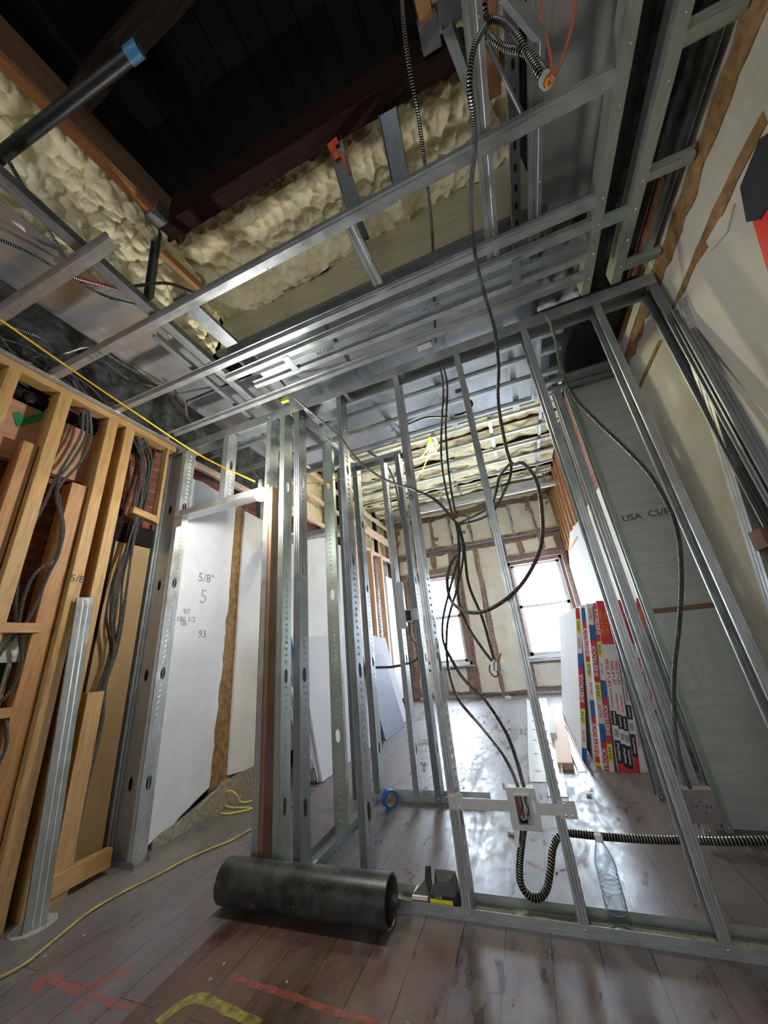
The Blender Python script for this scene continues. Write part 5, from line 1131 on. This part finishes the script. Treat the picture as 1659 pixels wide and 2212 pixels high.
# ceiling coil
cable('flexible_conduit', 'upper strand of the conduit coil at the top right', pc([(1046, 50, .60), (1062, 42, .60), (1090, 50, .60), (1118, 80, .60), (1140, 120, .62), (1160, 152, .63), (1170, 168, .64)]), .0085, 'cable_thick', cat='flexible conduit', n=10)
cable('flexible_conduit', 'lower strand of the conduit coil at the top right', pc([(1048, 60, .61), (1065, 85, .61), (1090, 103, .62), (1120, 108, .62), (1150, 122, .63), (1168, 140, .64), (1180, 158, .64)]), .0085, 'cable_thick', cat='flexible conduit', n=10)
cable('flexible_conduit', 'conduit strand rising out of the picture above the coil', pc([(1047, -30, .56), (1046, 10, .58), (1050, 35, .60), (1048, 55, .60)]), .0075, 'cable_thick', cat='flexible conduit', n=10)
p = at(1180, 172, y=.645); root = thing('conduit_connector', p, 'steel connector with brown insert at the end of the conduit coil', 'cable connector')
ax = (at(1195, 185, y=.645)-at(1160, 150, y=.645)).normalized()
mb = MB(); mb.lathe([(.010, -.02), (.014, -.02), (.014, -.005), (.019, -.005), (.019, .012), (.013, .014), (.012, -.02)], p, ax, 18); mb.build('connector_body', M['bracket'], root, True)
mb = MB(); mb.lathe([(.0001, .010), (.010, .010), (.011, .022), (.006, .024), (.0001, .018)], p, ax, 12); mb.build('insert', M['orangelabel'], root, True)
cable('paper_string', 'left rust-brown paper string hanging from the top edge', pc([(1166, -30, .60), (1170, 30, .60), (1180, 80, .61), (1190, 130, .62), (1191, 165, .63)]), .0045, 'paper_string', cat='string')
cable('paper_string', 'right rust-brown paper string hanging from the top edge', pc([(1246, -30, .60), (1240, 30, .60), (1232, 70, .61), (1218, 120, .62), (1195, 168, .63)]), .0045, 'paper_string', cat='string')
# far cables
cable('armoured_cable', 'dark cable hanging from the far pan, left of the marked stud', pc([(795, 975, 2.9), (830, 1000, 2.9), (852, 1040, 2.92), (868, 1120, 2.92), (886, 1200, 2.9), (885, 1260, 2.88), (905, 1340, 2.86), (905, 1390, 2.86), (888, 1375, 2.86), (884, 1345, 2.78)]), .008, cat='armoured cable')
cable('armoured_cable', 'cable strung between the back partition studs', pc([(812, 1442, 2.84), (850, 1440, 2.84), (890, 1430, 2.84), (908, 1410, 2.84), (906, 1370, 2.84), (895, 1345, 2.8)]), .008)
cable('armoured_cable', 'black curved cable under the shiny middle ceiling', pc([(797, 944, 2.85), (815, 932, 2.8), (850, 930, 2.75), (885, 915, 2.7), (920, 902, 2.65), (960, 900, 2.6), (1000, 893, 2.58), (1020, 875, 2.5), (1012, 860, 2.5)]), .008, 'black', cat='cable')
# left ceiling cables
LC = [([(-30, 505), (60, 545), (140, 590), (230, 640), (300, 660)], 2.90, 'cable from the left edge crossing behind the cut-off channel'),
      ([(-30, 690), (40, 712), (110, 745), (150, 800), (170, 830), (215, 900)], 2.84, 'outer cable of the tangle above the left wall'),
      ([(-20, 745), (60, 770), (140, 762), (200, 750), (270, 790), (360, 840)], 2.88, 'cable arching over the tangle above the left wall'),
      ([(-20, 700), (30, 765), (70, 790), (150, 790), (190, 775)], 2.80, 'low looping cable of the tangle at the left edge'),
      ([(-20, 725), (60, 750), (120, 790), (200, 840), (240, 900)], 2.82, 'straight cable in the middle of the left tangle'),
      ([(-20, 760), (50, 778), (110, 805), (170, 850), (205, 885)], 2.80, 'cable lowest in the left tangle, near the wood plate'),
      ([(155, 820), (180, 860), (215, 880), (250, 905)], 2.79, 'short cable dropping behind the wood plate'),
      ([(225, 780), (280, 820), (340, 838), (380, 850), (450, 838), (520, 832)], 2.86, 'cable running right from the left tangle above the yellow cord'),
      ([(380, 852), (400, 870), (405, 900), (430, 940)], 2.82, 'thin cable dropping towards the corner post'),
      ([(140, 590), (148, 570), (130, 540), (60, 420), (20, 350)], 2.93, 'thin dark cable climbing under the black ceiling pipe'),
      ([(290, 618), (360, 612), (420, 632)], 2.86, 'short cable end right of the left carrier')]
for P_, z, lab in LC: cable('armoured_cable', lab, [at(x, y, z=z+(.01*(i % 2))) for i, (x, y) in enumerate(P_)], .0065)
cable('armoured_cable', 'red-striped short cable under the left ceiling', [at(x, y, z=2.87) for x, y in ((145, 592), (170, 602), (230, 618), (278, 632))], .0065, 'cable_red')
# left wall cables
B3 = [(.0, 0), (.02, .01), (.035, -.01), (.05, .012), (.066, 0), (.08, .01), (.03, .02)]
base = [(300, 945), (318, 1000), (305, 1080), (285, 1160), (262, 1250), (250, 1330), (245, 1400), (225, 1480), (205, 1560), (190, 1660), (168, 1760), (152, 1865)]
for k in range(7):
    P_ = []
    for i, (x, y) in enumerate(base):
        s = [1, .9, .9, .45, .9, 1.1, .5, .55, 1.0, .8, .7, .6][i]; w_ = [22, 26, 26, 22, 38, 34, 22, 24, 34, 24, 20, 16][i]
        off = (k-3)/3*w_*.5*s+random.uniform(-4, 4)
        P_.append(at(x+off, y+random.uniform(-3, 3), x=-2.455+.012*(k % 3)))
    cable('armoured_cable', 'cable of the bundle beside the corner post, %s from the left' % 'first second third fourth fifth sixth seventh'.split()[k], P_, .0062, group='cables of the bundle beside the corner post')
B1 = [[(180, 885), (176, 935), (150, 985), (120, 1035), (95, 1090), (65, 1150), (45, 1220), (35, 1290), (35, 1345)],
      [(188, 885), (186, 940), (160, 990), (125, 1040), (130, 1090), (137, 1150), (120, 1200), (75, 1240), (52, 1290), (40, 1350)],
      [(194, 888), (196, 945), (172, 1000), (132, 1045), (122, 1075), (133, 1130), (128, 1190), (105, 1240), (70, 1320), (50, 1355)]]
for k, P_ in enumerate(B1): cable('armoured_cable', 'cable in front of the brick left of the wood studs, %s of three' % ['leftmost', 'middle', 'rightmost'][k], [at(x, y, x=-2.43+.008*k) for x, y in P_], .0068)
B0 = [[(35, 1345), (30, 1375), (10, 1400), (-20, 1440)], [(38, 1350), (45, 1400), (46, 1440), (25, 1490), (-5, 1520)], [(-20, 1530), (5, 1545), (14, 1575), (10, 1620), (-20, 1680)]]
for k, P_ in enumerate(B0): cable('armoured_cable', ['cable end bending left above the grey electrical box', 'cable curving round the right side of the grey electrical box', 'cable arc at the left edge below the grey box'][k], [at(x, y, x=-2.44) for x, y in P_], .0068)
# ------------------------------------------------------------------ paint marks on the floor (flat marks)
def ribbon(lab, P, w, mat, cat='paint mark'):
    pts = cat_rom([at(x, y, z=.0015) for x, y in P], .03); rows = []
    for i, p in enumerate(pts):
        t = (pts[min(i+1, len(pts)-1)]-pts[max(0, i-1)]).normalized(); s = V((-t.y, t.x, 0)); ww = w*(.6+.6*abs(noise.noise(p*14)))
        rows.append([p-s*ww/2, p+s*ww/2])
    mb = MB(); mb.grid(rows); return tag(mb.build('spray_paint_mark', M[mat]), lab, cat)
ribbon('pinkish red sprayed line on the floor before the black pipe', [(500, 2108), (560, 2130), (640, 2155), (720, 2185), (800, 2205), (880, 2230)], .03, 'markred')
ribbon('yellow sprayed arc on the floor at the bottom edge', [(340, 2210), (390, 2170), (430, 2155), (480, 2175), (560, 2215)], .05, 'markyel')
ribbon('red sprayed squiggle on the floor at lower left', [(70, 2150), (100, 2110), (180, 2140), (230, 2110), (285, 2100)], .05, 'markred')
ribbon('second red sprayed squiggle at the bottom left', [(160, 2190), (200, 2150), (260, 2175), (300, 2165)], .035, 'markred')
ribbon('pinkish sprayed curve on the floor beyond the track', [(1150, 1815), (1190, 1790), (1250, 1800), (1270, 1830), (1240, 1870), (1180, 1880), (1140, 1860)], .04, 'markpink')
ribbon('teal smear on the floor beyond the posts', [(680, 1758), (740, 1745), (760, 1770)], .06, 'markteal')
ribbon('blue chalk smear on the floor before the track, left', [(1075, 2070), (1085, 2110), (1080, 2150)], .03, 'markblue')

mb = MB(); rg = random.Random(5)
for k in range(170):
    x, y = rg.uniform(-2.2, .9), rg.uniform(.55, 5.2)
    if 1.74 < y < 1.9: continue
    s = rg.uniform(.003, .009); a0 = rg.uniform(0, 6.28)
    b4 = [V((x+s*cos(a0+a_)*rg.uniform(.6, 1.2), y+s*sin(a0+a_)*rg.uniform(.5, 1.2), .0008)) for a_ in (0, 1.6, 3.1, 4.6)]; tp = V((x, y, .0008+s*.7))
    for i in range(4): mb.face([b4[i], b4[(i+1) % 4], tp])
tag(mb.build('floor_crumbs', M['concrete']), 'tiny pale crumbs of plaster and foam scattered over the floorboards', 'crumbs', kind='stuff')
